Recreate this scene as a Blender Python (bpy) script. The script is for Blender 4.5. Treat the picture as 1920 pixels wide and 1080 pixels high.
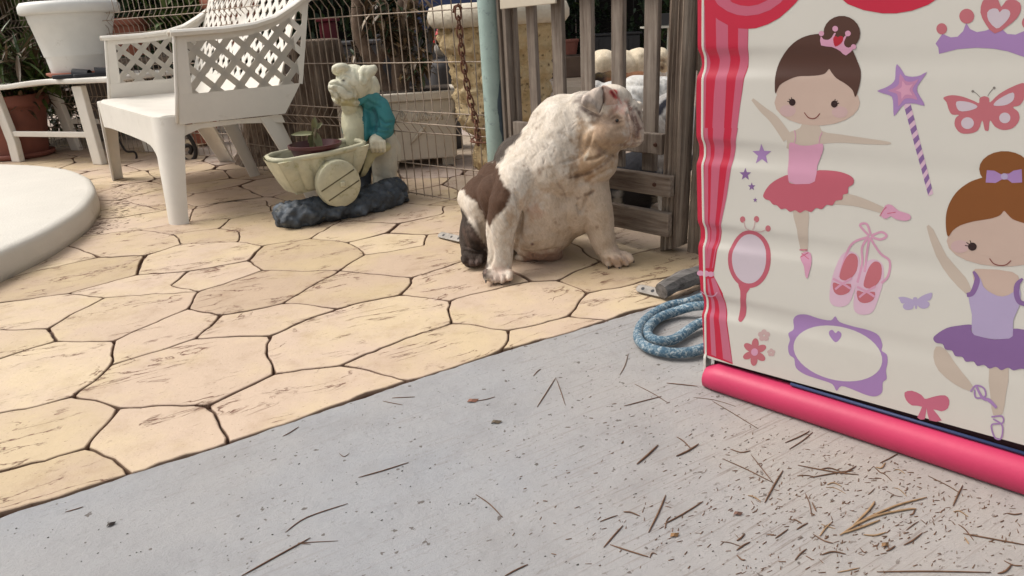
import bpy, bmesh, math, random
import numpy as np
from mathutils import Vector, Matrix, noise
for o in list(bpy.data.objects): bpy.data.objects.remove(o)
SC = bpy.context.scene
COL = SC.collection
# ------------------------------------------------------------------ camera
FPX = 1300.0; TH = math.atan(505/1300.0); PH = math.radians(3.3); CH = 0.72
_F = np.array([0, math.cos(TH), -math.sin(TH)])
_U0 = np.array([0, math.sin(TH), math.cos(TH)]); _R0 = np.array([1.0, 0, 0])
_R = _R0*math.cos(PH) - _U0*math.sin(PH); _U = _U0*math.cos(PH) + _R0*math.sin(PH)
_C = np.array([0, 0, CH])
cam = bpy.data.cameras.new('camera'); camo = bpy.data.objects.new('camera', cam); COL.objects.link(camo)
cam.sensor_width = 36; cam.lens = 36*FPX/1920; cam.clip_start = .02; cam.clip_end = 300
m = Matrix.Identity(4)
for i in range(3):
    m[i][0] = _R[i]; m[i][1] = _U[i]; m[i][2] = -_F[i]; m[i][3] = _C[i]
camo.matrix_world = m
SC.camera = camo
# ------------------------------------------------------------------ light
SUN_EL, SUN_AZ = 54, -76          # azimuth measured from +Y towards +X, sun stands left of the view
w = bpy.data.worlds.new('World'); SC.world = w; w.use_nodes = True
nt = w.node_tree; nt.nodes.clear()
sky = nt.nodes.new('ShaderNodeTexSky'); sky.sky_type = 'NISHITA'; sky.sun_disc = False
sky.sun_elevation = math.radians(SUN_EL); sky.sun_rotation = math.radians(SUN_AZ)
sky.air_density = 1.0; sky.dust_density = 4.0; sky.ozone_density = 1.0
hs = nt.nodes.new('ShaderNodeHueSaturation'); hs.inputs['Saturation'].default_value = .30
tint = nt.nodes.new('ShaderNodeMix'); tint.data_type = 'RGBA'; tint.blend_type = 'MULTIPLY'; tint.inputs[0].default_value = 1
tint.inputs[7].default_value = (1, .975, .93, 1)
bg = nt.nodes.new('ShaderNodeBackground'); bg.inputs[1].default_value = .145
wo = nt.nodes.new('ShaderNodeOutputWorld')
nt.links.new(sky.outputs[0], hs.inputs['Color']); nt.links.new(hs.outputs[0], tint.inputs[6])
nt.links.new(tint.outputs[2], bg.inputs[0]); nt.links.new(bg.outputs[0], wo.inputs[0])
sun = bpy.data.lights.new('sun', 'SUN'); sun.energy = 1.7; sun.angle = math.radians(34); sun.color = (1, .96, .90)
suno = bpy.data.objects.new('sun', sun); COL.objects.link(suno)
_e, _a = math.radians(SUN_EL), math.radians(SUN_AZ)
sd = Vector((math.sin(_a)*math.cos(_e), math.cos(_a)*math.cos(_e), math.sin(_e)))
suno.rotation_euler = sd.to_track_quat('Z', 'Y').to_euler()
SC.view_settings.view_transform = 'Standard'; SC.view_settings.look = 'None'
SC.view_settings.exposure = 0.40; SC.view_settings.gamma = 1
SC.view_settings.use_curve_mapping = False
# ------------------------------------------------------------------ pixel <-> place
def ray(x, y): return _F*FPX + _R*(x-960) - _U*(y-540)
def G(x, y, z=0.0):
    d = ray(x, y); return _C + d*((z-CH)/d[2])
def V(x, y, Y):
    d = ray(x, y); return _C + d*(Y/d[1])
def proj(P):
    v = np.asarray(P) - _C; k = v@_F
    return 960+FPX*(v@_R)/k, 540-FPX*(v@_U)/k
def plane(o, ax):
    n = np.cross(ax, [0, 0, 1.0])
    def f(x, y):
        d = ray(x, y); return _C + d*(((o-_C)@n)/(d@n))
    return f
def mpp(P): return float((np.asarray(P)-_C)@_F)/FPX   # metres per pixel at a point
# ------------------------------------------------------------------ helpers
def tag(o, label=None, cat=None, group=None, kind=None):
    if label: o['label'] = label
    if cat: o['category'] = cat
    if group: o['group'] = group
    if kind: o['kind'] = kind
    return o
def root(name, loc, label, cat, group=None):
    o = bpy.data.objects.new(name, None); COL.objects.link(o); o.location = loc; o.empty_display_size = .05
    return tag(o, label, cat, group)
def offs(parent):
    v = Vector((0, 0, 0)); p = parent
    while p: v += p.location; p = p.parent
    return v
def link(name, me, parent=None, mats=None, smooth=False, base=None):
    """mesh given in world coordinates; origin moved to the parent's (or to base)"""
    off = offs(parent) if parent else (Vector(base) if base is not None else Vector((0, 0, 0)))
    if off.length > 0: me.transform(Matrix.Translation(-off))
    o = bpy.data.objects.new(name, me); COL.objects.link(o)
    if parent: o.parent = parent
    elif base is not None: o.location = base
    if mats:
        for mm in (mats if isinstance(mats, (list, tuple)) else [mats]): me.materials.append(mm)
    if smooth: me.polygons.foreach_set('use_smooth', [True]*len(me.polygons))
    return o
class MB:
    def __init__(s): s.v = []; s.f = []; s.mi = []
    def add(s, vs, fs, mi=0):
        k = len(s.v); s.v += [tuple(map(float, p)) for p in vs]; s.f += [tuple(i+k for i in f) for f in fs]; s.mi += [mi]*len(fs); return s
    def box(s, c, sx, sy, sz, ax=(1, 0, 0), up=(0, 0, 1), mi=0, taper=1.0):
        ax = np.array(ax, float); ax /= np.linalg.norm(ax); up = np.array(up, float); up -= ax*(up@ax); up /= np.linalg.norm(up); by = np.cross(up, ax); c = np.array(c, float)
        vs = []
        for k in (-1, 1):
            t = taper if k > 0 else 1
            for i, j in ((-1, -1), (1, -1), (1, 1), (-1, 1)): vs.append(c + ax*i*sx/2*t + by*j*sy/2*t + up*k*sz/2)
        return s.add(vs, [(3, 2, 1, 0), (4, 5, 6, 7), (0, 1, 5, 4), (1, 2, 6, 5), (2, 3, 7, 6), (3, 0, 4, 7)], mi)
    def tube(s, pts, r, n=8, cap=True, closed=False, mi=0, flat=1.0):
        pts = [np.array(p, float) for p in pts]; N = len(pts)
        rr = r if isinstance(r, (list, tuple, np.ndarray)) else [r]*N
        vs = []; prev = None
        for i, p in enumerate(pts):
            if closed: t = pts[(i+1) % N]-pts[i-1]
            else: t = pts[min(i+1, N-1)]-pts[max(i-1, 0)]
            t = t/(np.linalg.norm(t)+1e-9)
            if prev is None:
                a = np.array([0, 0, 1.0]) if abs(t[2]) < .9 else np.array([1.0, 0, 0])
            else: a = prev
            a = a - t*(a@t); a /= np.linalg.norm(a)+1e-9; prev = a; b = np.cross(t, a)
            for k in range(n):
                q = 2*math.pi*k/n; vs.append(p + (a*math.cos(q)*flat + b*math.sin(q))*rr[i])
        fs = []
        for i in range(N if closed else N-1):
            for k in range(n):
                i2 = (i+1) % N; fs.append((i*n+k, i*n+(k+1) % n, i2*n+(k+1) % n, i2*n+k))
        if cap and not closed: fs += [tuple(range(n-1, -1, -1)), tuple((N-1)*n+k for k in range(n))]
        return s.add(vs, fs, mi)
    def lathe(s, c, prof, n=32, mi=0, closed=True, wob=None):
        c = np.array(c, float); vs = []
        for (r, z) in prof:
            for k in range(n):
                q = 2*math.pi*k/n; rr = r*(wob(q, z) if wob else 1); vs.append(c+np.array([rr*math.cos(q), rr*math.sin(q), z]))
        fs = []
        for i in range(len(prof)-1):
            for k in range(n): fs.append((i*n+k, i*n+(k+1) % n, (i+1)*n+(k+1) % n, (i+1)*n+k))
        if closed: fs += [tuple(range(n-1, -1, -1)), tuple((len(prof)-1)*n+k for k in range(n))]
        return s.add(vs, fs, mi)
    def prism(s, pts, d, mi=0):
        """polygon of 3D points pushed along d"""
        n = len(pts); d = np.array(d, float); vs = [np.array(p, float) for p in pts]; vs += [p+d for p in vs]
        return s.add(vs, [tuple(range(n-1, -1, -1)), tuple(range(n, 2*n))]+[(i, (i+1) % n, n+(i+1) % n, n+i) for i in range(n)], mi)
    def build(s, name, mats, parent=None, smooth=False, base=None, bevel=0, sub=0, autos=None, fix=True):
        me = bpy.data.meshes.new(name); me.from_pydata(s.v, [], s.f)
        me.polygons.foreach_set('material_index', s.mi)
        if fix:
            bm = bmesh.new(); bm.from_mesh(me); bmesh.ops.recalc_face_normals(bm, faces=bm.faces); bm.to_mesh(me); bm.free()
        me.update()
        if bevel or sub:
            me = apply_mods(me, bevel, sub)
        o = link(name, me, parent, mats, smooth, base)
        if autos:
            me.polygons.foreach_set('use_smooth', [True]*len(me.polygons))
            bm = bmesh.new(); bm.from_mesh(me)
            for e in bm.edges:
                if len(e.link_faces) == 2 and e.calc_face_angle(0) > math.radians(autos): e.smooth = False
            bm.to_mesh(me); bm.free()
        return o
def apply_mods(me, bevel=0, sub=0, segs=2, mods=None):
    o = bpy.data.objects.new('tmp', me); COL.objects.link(o)
    if bevel:
        b = o.modifiers.new('b', 'BEVEL'); b.width = bevel; b.segments = segs; b.limit_method = 'ANGLE'; b.angle_limit = math.radians(35)
    if sub:
        b = o.modifiers.new('s', 'SUBSURF'); b.levels = sub; b.render_levels = sub
    if mods: mods(o)
    dg = bpy.context.evaluated_depsgraph_get()
    r = bpy.data.meshes.new_from_object(o.evaluated_get(dg)); bpy.data.objects.remove(o); return r
def spline(pts, n=8, closed=False):
    P = [np.array(p, float) for p in pts]; N = len(P); out = []
    rng = range(N) if closed else range(N-1)
    for i in rng:
        if closed: a, b, c, d = P[i-1], P[i], P[(i+1) % N], P[(i+2) % N]
        else: a, b, c, d = P[max(i-1, 0)], P[i], P[i+1], P[min(i+2, N-1)]
        for k in range(n):
            t = k/n; out.append(.5*((2*b)+(c-a)*t+(2*a-5*b+4*c-d)*t*t+(3*b-a-3*c+d)*t**3))
    if not closed: out.append(P[-1])
    return out
def nz(p, s=1.0, seed=0): return noise.noise(Vector((p[0]*s+seed*7.3, p[1]*s-seed*3.1, (p[2] if len(p) > 2 else 0)*s+seed)))
# ------------------------------------------------------------------ materials
def nodes(name):
    M = bpy.data.materials.new(name); M.use_nodes = True; t = M.node_tree; t.nodes.clear()
    out = t.nodes.new('ShaderNodeOutputMaterial'); b = t.nodes.new('ShaderNodeBsdfPrincipled'); t.links.new(b.outputs[0], out.inputs[0])
    tc = t.nodes.new('ShaderNodeTexCoord'); return M, t, b, tc
def mapped(t, tc, scale, rot=(0, 0, 0), which='Object'):
    if any(rot):
        r0 = t.nodes.new('ShaderNodeMapping'); r0.inputs['Rotation'].default_value = rot; t.links.new(tc.outputs[which], r0.inputs[0])
        mp = t.nodes.new('ShaderNodeMapping'); mp.inputs['Scale'].default_value = scale; t.links.new(r0.outputs[0], mp.inputs[0]); return mp
    mp = t.nodes.new('ShaderNodeMapping'); mp.inputs['Scale'].default_value = scale; mp.inputs['Rotation'].default_value = rot
    t.links.new(tc.outputs[which], mp.inputs[0]); return mp
def noiz(t, vec, scale, detail=5, rough=.6, dist=0):
    n = t.nodes.new('ShaderNodeTexNoise'); n.inputs['Scale'].default_value = scale; n.inputs['Detail'].default_value = detail
    n.inputs['Roughness'].default_value = rough; n.inputs['Distortion'].default_value = dist; t.links.new(vec.outputs[0], n.inputs['Vector']); return n
def ramp(t, fac, stops):
    r = t.nodes.new('ShaderNodeValToRGB'); e = r.color_ramp.elements
    while len(e) < len(stops): e.new(.5)
    for k, (p, c) in enumerate(stops):
        e[k].position = p; e[k].color = (*c, 1) if len(c) == 3 else c
    t.links.new(fac, r.inputs[0]); return r
def mixc(t, fac, a, b, mode='MIX'):
    x = t.nodes.new('ShaderNodeMix'); x.data_type = 'RGBA'; x.blend_type = mode
    for s, v in ((0, fac), (6, a), (7, b)):
        if isinstance(v, (int, float)): x.inputs[s].default_value = v
        elif isinstance(v, tuple): x.inputs[s].default_value = (*v, 1) if len(v) == 3 else v
        else: t.links.new(v, x.inputs[s])
    return x
def bumpn(t, b, h, strength, dist, prev=None):
    n = t.nodes.new('ShaderNodeBump'); n.inputs['Strength'].default_value = strength; n.inputs['Distance'].default_value = dist
    t.links.new(h, n.inputs['Height'])
    if prev: t.links.new(prev.outputs[0], n.inputs['Normal'])
    t.links.new(n.outputs[0], b.inputs['Normal']); return n
def g3(v): return (v, v, v)
def pm(name, col, rough=.6, var=.15, vs=6, bump=.2, bs=90, bd=.002, stretch=(1, 1, 1), rot=(0, 0, 0), metal=0.0, dirt=None, dirt_amt=.3, dirt_s=9, spec=.5, vcol=False, sss=0):
    M, t, b, tc = nodes(name); mp = mapped(t, tc, stretch, rot)
    n1 = noiz(t, mp, vs, 6, .65)
    lo = tuple(c*(1-var) for c in col); hi = tuple(min(1, c*(1+var)) for c in col)
    r = ramp(t, n1.outputs['Fac'], [(.3, lo), (.7, hi)]); out = r.outputs[0]
    if vcol:
        at = t.nodes.new('ShaderNodeAttribute'); at.attribute_name = 'Col'
        out = mixc(t, 1.0, at.outputs['Color'], ramp(t, n1.outputs['Fac'], [(.3, g3(1-var)), (.7, g3(1+var))]).outputs[0], 'MULTIPLY').outputs[2]
    if dirt:
        n2 = noiz(t, mapped(t, tc, (1, 1, 1)), dirt_s, 8, .75, .4)
        f = ramp(t, n2.outputs['Fac'], [(.62-dirt_amt*.4, g3(0)), (.78-dirt_amt*.3, g3(1))])
        out = mixc(t, f.outputs[0], out, dirt).outputs[2]
    t.links.new(out, b.inputs['Base Color']); b.inputs['Roughness'].default_value = rough; b.inputs['Metallic'].default_value = metal
    b.inputs['Specular IOR Level'].default_value = spec
    if sss: b.inputs['Subsurface Weight'].default_value = sss; b.inputs['Subsurface Radius'].default_value = (.01, .006, .004)
    if bump: bumpn(t, b, noiz(t, mp, bs, 4, .7).outputs['Fac'], bump, bd)
    return M
def wood(name, c1, c2, grain=(60, 60, 3), rot=(0, 0, 0), bump=.6, bd=.004, green=None):
    M, t, b, tc = nodes(name); mp = mapped(t, tc, grain, rot)
    n = noiz(t, mp, 1, 7, .7, .3); r = ramp(t, n.outputs['Fac'], [(.28, tuple(x*.35 for x in c1)), (.42, c1), (.62, c2), (.8, tuple(min(1, x*1.25) for x in c2))])
    big = noiz(t, mapped(t, tc, (1, 1, 1)), 7, 4, .6)
    o = mixc(t, .55, r.outputs[0], ramp(t, big.outputs['Fac'], [(.3, g3(.55)), (.7, g3(1.25))]).outputs[0], 'MULTIPLY').outputs[2]
    t.links.new(o, b.inputs['Base Color']); b.inputs['Roughness'].default_value = .85; b.inputs['Specular IOR Level'].default_value = .25
    n2 = noiz(t, mapped(t, tc, tuple(g*2.2 for g in grain), rot), 1, 5, .7)
    bm_ = bumpn(t, b, n2.outputs['Fac'], bump*.6, bd*.5); bumpn(t, b, n.outputs['Fac'], bump, bd, bm_)
    return M
# organic surfaces -------------------------------------------------------
_ico = {}
def ico(sub=3):
    if sub not in _ico:
        bm = bmesh.new(); bmesh.ops.create_icosphere(bm, subdivisions=sub, radius=1); _ico[sub] = ([tuple(v.co) for v in bm.verts], [tuple(v.index for v in f.verts) for f in bm.faces]); bm.free()
    return _ico[sub]
_FH = np.array([0, 1.0, 0])
def blob(mb, px, py, Y, rx, ry, rd, ang=0.0):
    """ellipsoid seen at a pixel of the photograph at world depth Y; rx, ry in photo pixels, rd metres"""
    c = V(px, py, Y); s = mpp(c); a = math.radians(ang)
    X = _R*math.cos(a)+_U*math.sin(a); Yv = -_R*math.sin(a)+_U*math.cos(a)
    vs, fs = ico(3); P = np.array(vs)
    mb.add(c + np.outer(P[:, 0]*rx*s, X) + np.outer(P[:, 1]*ry*s, Yv) + np.outer(P[:, 2]*rd, _F), fs)
def limb(mb, pts):
    """pts: (px, py, Y, r_px) -> tapered round limb of overlapping balls"""
    P = [(V(p[0], p[1], p[2]), p[3]*mpp(V(p[0], p[1], p[2]))) for p in pts]; vs, fs = ico(2); Q = np.array(vs)
    for (a, ra), (b, rb) in zip(P[:-1], P[1:]):
        n = max(2, int(np.linalg.norm(b-a)/(min(ra, rb)*.35+1e-4))+1)
        for k in range(n+1):
            t = k/n; mb.add(a*(1-t)+b*t+Q*(ra*(1-t)+rb*t), fs)
def melt(mb, voxel=.005, it=8, fac=.6):
    me = bpy.data.meshes.new('m'); me.from_pydata(mb.v, [], mb.f)
    def md(o):
        r = o.modifiers.new('r', 'REMESH'); r.mode = 'VOXEL'; r.voxel_size = voxel
        s = o.modifiers.new('s', 'SMOOTH'); s.factor = fac; s.iterations = it
    return apply_mods(me, mods=md)
def arr(me):
    n = len(me.vertices); co = np.empty(n*3); me.vertices.foreach_get('co', co); no = np.empty(n*3); me.vertices.foreach_get('normal', no)
    return co.reshape(-1, 3), no.reshape(-1, 3)
def pxof(co):
    v = co-_C; k = v@_F; return np.stack([960+FPX*(v@_R)/k, 540-FPX*(v@_U)/k], 1), k
def seg_d(P, pts, closed=False):
    d = np.full(len(P), 1e9); L = list(zip(pts[:-1], pts[1:]))+([(pts[-1], pts[0])] if closed else [])
    for a, b in L:
        a = np.array(a, float); b = np.array(b, float); ab = b-a; t = np.clip(((P-a)@ab)/(ab@ab+1e-9), 0, 1)
        d = np.minimum(d, np.linalg.norm(P-(a+t[:, None]*ab), axis=1))
    return d
def inside(P, poly):
    c = np.zeros(len(P), bool); n = len(poly); j = n-1
    for i in range(n):
        xi, yi = poly[i]; xj, yj = poly[j]
        if yi != yj: c ^= ((yi > P[:, 1]) != (yj > P[:, 1])) & (P[:, 0] < (xj-xi)*(P[:, 1]-yi)/(yj-yi)+xi)
        j = i
    return c
def sculpt(me, lines=(), bumps=(), rough=None):
    """lines: (pts, width_px, depth_m) grooves; bumps: (px, py, r_px, height_m) along the normal, on the side facing the camera"""
    co, no = arr(me); P, k = pxof(co); view = _C-co; view /= np.linalg.norm(view, axis=1)[:, None]
    fc = np.clip((no*view).sum(1)*3, 0, 1); d = np.zeros(len(co))
    for pts, wd, dep in lines:
        q = seg_d(P, spline(pts, 5)); d -= dep*np.exp(-(q/wd)**2)
    for (x, y, r, h) in bumps:
        q = np.hypot(P[:, 0]-x, P[:, 1]-y); d += h*np.exp(-(q/r)**2)
    co = co + no*(d*fc)[:, None]
    if rough:
        s, a = rough; rn = np.array([nz(c, s)+.5*nz(c, s*2.1, 3) for c in co]); co = co+no*(rn*a)[:, None]
    me.vertices.foreach_set('co', co.ravel()); me.update()
def paint(me, base, patches, seed=1):
    """patches: (polygon px | ('dot',x,y,r) | ('line',pts,w), colour, feather px, strength[, frontonly])"""
    co, no = arr(me); P, k = pxof(co); c = np.tile(np.array(base, float), (len(co), 1))
    rn = np.array([nz(q, 45, seed)+.6*nz(q, 110, seed+4) for q in co])
    lo = np.array([nz(q, 14, seed+9) for q in co]); c *= (1+.10*lo)[:, None]
    view = _C-co; fc = (no*view).sum(1) > -0.02
    for pt in patches:
        shp, colr, fe, st = pt[:4]; fo = len(pt) > 4 and pt[4]
        if shp[0] == 'dot': sd_ = np.hypot(P[:, 0]-shp[1], P[:, 1]-shp[2])-shp[3]
        elif shp[0] == 'line': sd_ = seg_d(P, spline(shp[1], 4))-shp[2]
        else: sd_ = seg_d(P, shp, True)*np.where(inside(P, shp), -1, 1)
        sd_ = sd_+rn*fe*1.6; a = np.clip(.5-sd_/(2*fe), 0, 1)*st
        if fo: a = a*fc
        c = c*(1-a[:, None])+np.array(colr)*a[:, None]
    at = me.color_attributes.new('Col', 'FLOAT_COLOR', 'POINT'); at.data.foreach_set('color', np.c_[np.clip(c, 0, 1), np.ones(len(c))].ravel())
# ------------------------------------------------------------------ ground: concrete slab and stamped stone paving
def mat_stone(name, tan, pink, dark=(.055, .024, .014), far=False):
    M, t, b, tc = nodes(name)
    rot = (0, 0, math.radians(-27))
    ob = mapped(t, tc, (1, 1, 1))
    n0 = noiz(t, ob, 1.9, 6, .65); base = ramp(t, n0.outputs['Fac'], [(.42, tan), (.55, pink)]).outputs[0]
    n1 = noiz(t, ob, 9, 8, .72); base = mixc(t, .6, base, ramp(t, n1.outputs['Fac'], [(.28, (.72, .65, .56)), (.48, g3(1)), (.72, (1.12, 1.12, 1.10))]).outputs[0], 'MULTIPLY').outputs[2]
    oi = t.nodes.new('ShaderNodeObjectInfo'); base = mixc(t, 1.0, base, ramp(t, oi.outputs['Random'], [(0, (.84, .80, .74)), (.5, (1.0, .98, .96)), (1, (1.06, 1.05, 1.06))]).outputs[0], 'MULTIPLY').outputs[2]
    # brown wash caught in the stamped creases
    st = noiz(t, mapped(t, tc, (1, 3.6, 1), rot), 4.2, 6, .6, .6)
    d = t.nodes.new('ShaderNodeMath'); d.operation = 'SUBTRACT'; t.links.new(st.outputs['Fac'], d.inputs[0]); d.inputs[1].default_value = .5
    ab = t.nodes.new('ShaderNodeMath'); ab.operation = 'ABSOLUTE'; t.links.new(d.outputs[0], ab.inputs[0])
    line = ramp(t, ab.outputs[0], [(0, g3(1)), (.0055, g3(.85)), (.011, g3(0))])
    gate = noiz(t, ob, 6.5, 3, .6); gm = ramp(t, gate.outputs['Fac'], [(.49, g3(0)), (.58, g3(1))])
    mk = mixc(t, 1.0, line.outputs[0], gm.outputs[0], 'MULTIPLY')
    base = mixc(t, mk.outputs[2], base, tuple(x*3.0 for x in dark)).outputs[2]
    # short dark ticks and specks
    sp = noiz(t, mapped(t, tc, (1, 3, 1), rot), 95, 3, .55); sm = ramp(t, sp.outputs['Fac'], [(.655, g3(0)), (.70, g3(.7))])
    base = mixc(t, sm.outputs[0], base, tuple(x*2.5 for x in dark)).outputs[2]
    # wash darkening where the piece rolls over into the joint
    at = t.nodes.new('ShaderNodeAttribute'); at.attribute_name = 'Edge'
    base = mixc(t, at.outputs['Fac'], base, tuple(x*2.2 for x in dark)).outputs[2]
    t.links.new(base, b.inputs['Base Color']); b.inputs['Roughness'].default_value = .62; b.inputs['Specular IOR Level'].default_value = .35
    inv = t.nodes.new('ShaderNodeInvert'); t.links.new(mk.outputs[2], inv.inputs['Color'])
    b0 = bumpn(t, b, inv.outputs[0], .7, .003); b1 = bumpn(t, b, noiz(t, ob, 13, 10, .70).outputs['Fac'], .4, .010, b0)
    bumpn(t, b, noiz(t, ob, 140, 3, .6).outputs['Fac'], .15, .002, b1)
    return M
M_stone = mat_stone('stamped_stone', (.54, .43, .285), (.51, .395, .30))
M_stone_far = mat_stone('stamped_stone_grey', (.42, .35, .28), (.42, .34, .29))
M_bed = pm('joint_grime', (.075, .038, .024), .9, .5, 20, .5, 60)
def mat_concrete():
    M, t, b, tc = nodes('brushed_concrete'); ob = mapped(t, tc, (1, 1, 1))
    ang = math.atan2(1.66-.953, .372+.869); rot = (0, 0, -ang)
    n0 = noiz(t, ob, 1.1, 4, .55); base = ramp(t, n0.outputs['Fac'], [(.40, (.305, .305, .318)), (.60, (.355, .325, .30))]).outputs[0]
    sx = t.nodes.new('ShaderNodeSeparateXYZ'); t.links.new(tc.outputs['Object'], sx.inputs[0])
    xr = ramp(t, sx.outputs[0], [(0, g3(0)), (1, g3(1))]); xr.color_ramp.elements[0].position = 0.0; xr.color_ramp.elements[1].position = .55
    base = mixc(t, .55, base, mixc(t, xr.outputs[0], (.295, .305, .322), (.355, .325, .302)).outputs[2]).outputs[2]
    n1 = noiz(t, ob, 7, 9, .7); base = mixc(t, .6, base, ramp(t, n1.outputs['Fac'], [(.3, (.80, .79, .785)), (.5, g3(1)), (.7, (1.10, 1.09, 1.07))]).outputs[0], 'MULTIPLY').outputs[2]
    stn = noiz(t, ob, 3.1, 6, .65, .6); base = mixc(t, mixc(t, 1, ramp(t, stn.outputs['Fac'], [(.50, g3(0)), (.64, g3(.65))]).outputs[0], mixc(t, .6, g3(.3), xr.outputs[0]).outputs[2], 'MULTIPLY').outputs[2], base, (.38, .34, .30)).outputs[2]
    # worn-through broom strokes: long thin broken lines
    br = noiz(t, mapped(t, tc, (3, 75, 1), rot), 2.0, 6, .7, .15)
    dens = noiz(t, ob, 1.7, 3, .6); dm = mixc(t, 1, ramp(t, dens.outputs['Fac'], [(.32, g3(0)), (.52, g3(1))]).outputs[0], mixc(t, .62, g3(.45), xr.outputs[0]).outputs[2], 'MULTIPLY')
    bm_ = ramp(t, br.outputs['Fac'], [(.555, g3(0)), (.60, g3(1))]); bmm = mixc(t, 1, bm_.outputs[0], dm.outputs[2], 'MULTIPLY')
    base = mixc(t, bmm.outputs[2], base, (.17, .125, .10)).outputs[2]
    # pits and grit
    p = noiz(t, mapped(t, tc, (1, 2.2, 1), rot), 70, 3, .6); pm_ = ramp(t, p.outputs['Fac'], [(.63, g3(0)), (.68, g3(.9))])
    dm2 = mixc(t, .5, ramp(t, dens.outputs['Fac'], [(.35, g3(.25)), (.6, g3(1))]).outputs[0], xr.outputs[0])
    pmm = mixc(t, 1, pm_.outputs[0], dm2.outputs[2], 'MULTIPLY')
    base = mixc(t, pmm.outputs[2], base, (.12, .09, .075)).outputs[2]
    p2 = noiz(t, ob, 62, 2, .5); base = mixc(t, ramp(t, p2.outputs['Fac'], [(.70, g3(0)), (.715, g3(.8))]).outputs[0], base, (.08, .06, .05)).outputs[2]
    t.links.new(base, b.inputs['Base Color']); b.inputs['Roughness'].default_value = .7; b.inputs['Specular IOR Level'].default_value = .35
    b0 = bumpn(t, b, br.outputs['Fac'], .25, .003); b1 = bumpn(t, b, p.outputs['Fac'], .3, .002, b0); bumpn(t, b, noiz(t, ob, 22, 10, .78).outputs['Fac'], .6, .010, b1)
    return M
M_conc = mat_concrete()
BND = [(-900, 1330), (-200, 1040), (0, 965), (120, 927), (240, 888), (431, 829), (576, 778), (765, 714), (941, 657), (1136, 600), (1222, 574), (1330, 535), (1500, 482)]
bw = [G(*p) for p in BND]; dirw = bw[-1]-bw[-2]; dirw /= np.linalg.norm(dirw)
far_b = bw[-1]+dirw*6; far_a = bw[0]-(bw[1]-bw[0])/np.linalg.norm(bw[1]-bw[0])*3
cpoly = [far_a]+bw+[far_b, np.array([far_b[0], -4, 0]), np.array([far_a[0], -4, 0])]
for p in cpoly: p[2] = 0
bndfine = []
for a, b in zip(cpoly[:len(bw)+1], cpoly[1:len(bw)+2]):
    n = max(1, int(np.linalg.norm(b-a)/.012)) if np.linalg.norm(b-a) < 2 else 1
    for k in range(n):
        p = a+(b-a)*k/n; bndfine.append(p+np.array([.3, -.95, 0])*(.003+nz(p, 30)*.005+nz(p, 7)*.005+nz(p, 90)*.002))
cp = bndfine+[cpoly[len(bw)+1]]+cpoly[-2:]
bm = bmesh.new(); vs = [bm.verts.new((p[0], p[1], -.003)) for p in cp]; low = [bm.verts.new((p[0], p[1]+.003, -.02)) for p in bndfine]
bm.faces.new(vs); 
for i in range(len(bndfine)-1): bm.faces.new((vs[i], vs[i+1], low[i+1], low[i]))
bmesh.ops.triangulate(bm, faces=[f for f in bm.faces if len(f.verts) > 4]); bmesh.ops.recalc_face_normals(bm, faces=bm.faces)
me = bpy.data.meshes.new('concrete_slab'); bm.to_mesh(me); bm.free()
for p in me.polygons: pass
tag(link('concrete_slab', me, None, M_conc), kind='structure')
mb = MB(); mb.add([(-60, -20, -.012), (60, -20, -.012), (60, 90, -.012), (-60, 90, -.012)], [(0, 1, 2, 3)])
tag(mb.build('ground', M_bed), kind='structure')
pave = bpy.data.objects.new('stone_paving', None); COL.objects.link(pave); tag(pave, kind='structure')
# traced joints
N = dict(b0=(-900, 1330), b1=(-200, 1040), b1b=(0, 965), b1c=(120, 927), b2=(240, 888), b3=(431, 829), b3b=(576, 778), b4=(765, 714), b5=(941, 657), b6=(1136, 600), b7=(1222, 574), b8=(1330, 535), b9=(1500, 482),
 n1=(164, 841), w1=(0, 885), w1o=(-300, 968), n2=(220, 766), n3=(137, 744), w3=(0, 774), w3o=(-300, 842), n4=(392, 758), n5=(209, 684), n6=(509, 702), n7=(502, 628), n8=(369, 635), n9=(212, 640), n10=(104, 640), w10=(0, 673), w10o=(-260, 742),
 n11=(86, 617), w11=(0, 617), w11o=(-250, 640), n12=(196, 557), n13=(129, 550), w13=(0, 567), w13o=(-240, 600), n14=(258, 514), n20=(358, 507), n15=(317, 534), n16=(375, 546), n17=(350, 578), n18=(269, 479), n19=(464, 488), n21=(494, 506), n22=(411, 593), n23=(532, 568), n24=(634, 508), n25=(632, 577),
 n26=(754, 552), n27=(773, 520), n28=(840, 564), n29=(845, 605), n30=(992, 525), n31=(640, 682), n32=(952, 620), n33=(1067, 594), n34=(1101, 548), n35=(1046, 525), n36=(1300, 508), n36o=(1560, 440), n37=(1122, 489), n37a=(1300, 452), n37o=(1500, 410), n38=(1065, 450), n39=(905, 478), n40=(925, 432), n41=(682, 478), n42=(655, 453), n43=(582, 447), n44=(493, 461), n45=(637, 414), n46=(748, 418), n47=(729, 436), n48=(798, 440), n49=(798, 461),
 n50=(826, 402), n51=(834, 386), n51b=(930, 378), n51c=(1010, 405), n51d=(1090, 398), n51e=(1180, 420), n51f=(1300, 405), n51o=(1480, 378), n52=(779, 382), n53=(690, 372), n54=(344, 457), n55=(442, 453), n56=(453, 434), n57=(411, 427), n58=(433, 410), n59=(328, 439), n60=(261, 431), n61=(164, 442), n61o=(90, 452), n62=(355, 414), n63=(186, 482), n64=(129, 461), n64o=(60, 455), n65=(47, 513), n65o=(-40, 540), n66=(510, 396), n67=(362, 392), n68=(420, 379), n69=(403, 366), n70=(499, 376), n71=(310, 394), n72=(225, 376), n72o=(60, 372), n73=(237, 406), n73o=(80, 420), n74=(600, 398))
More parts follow.
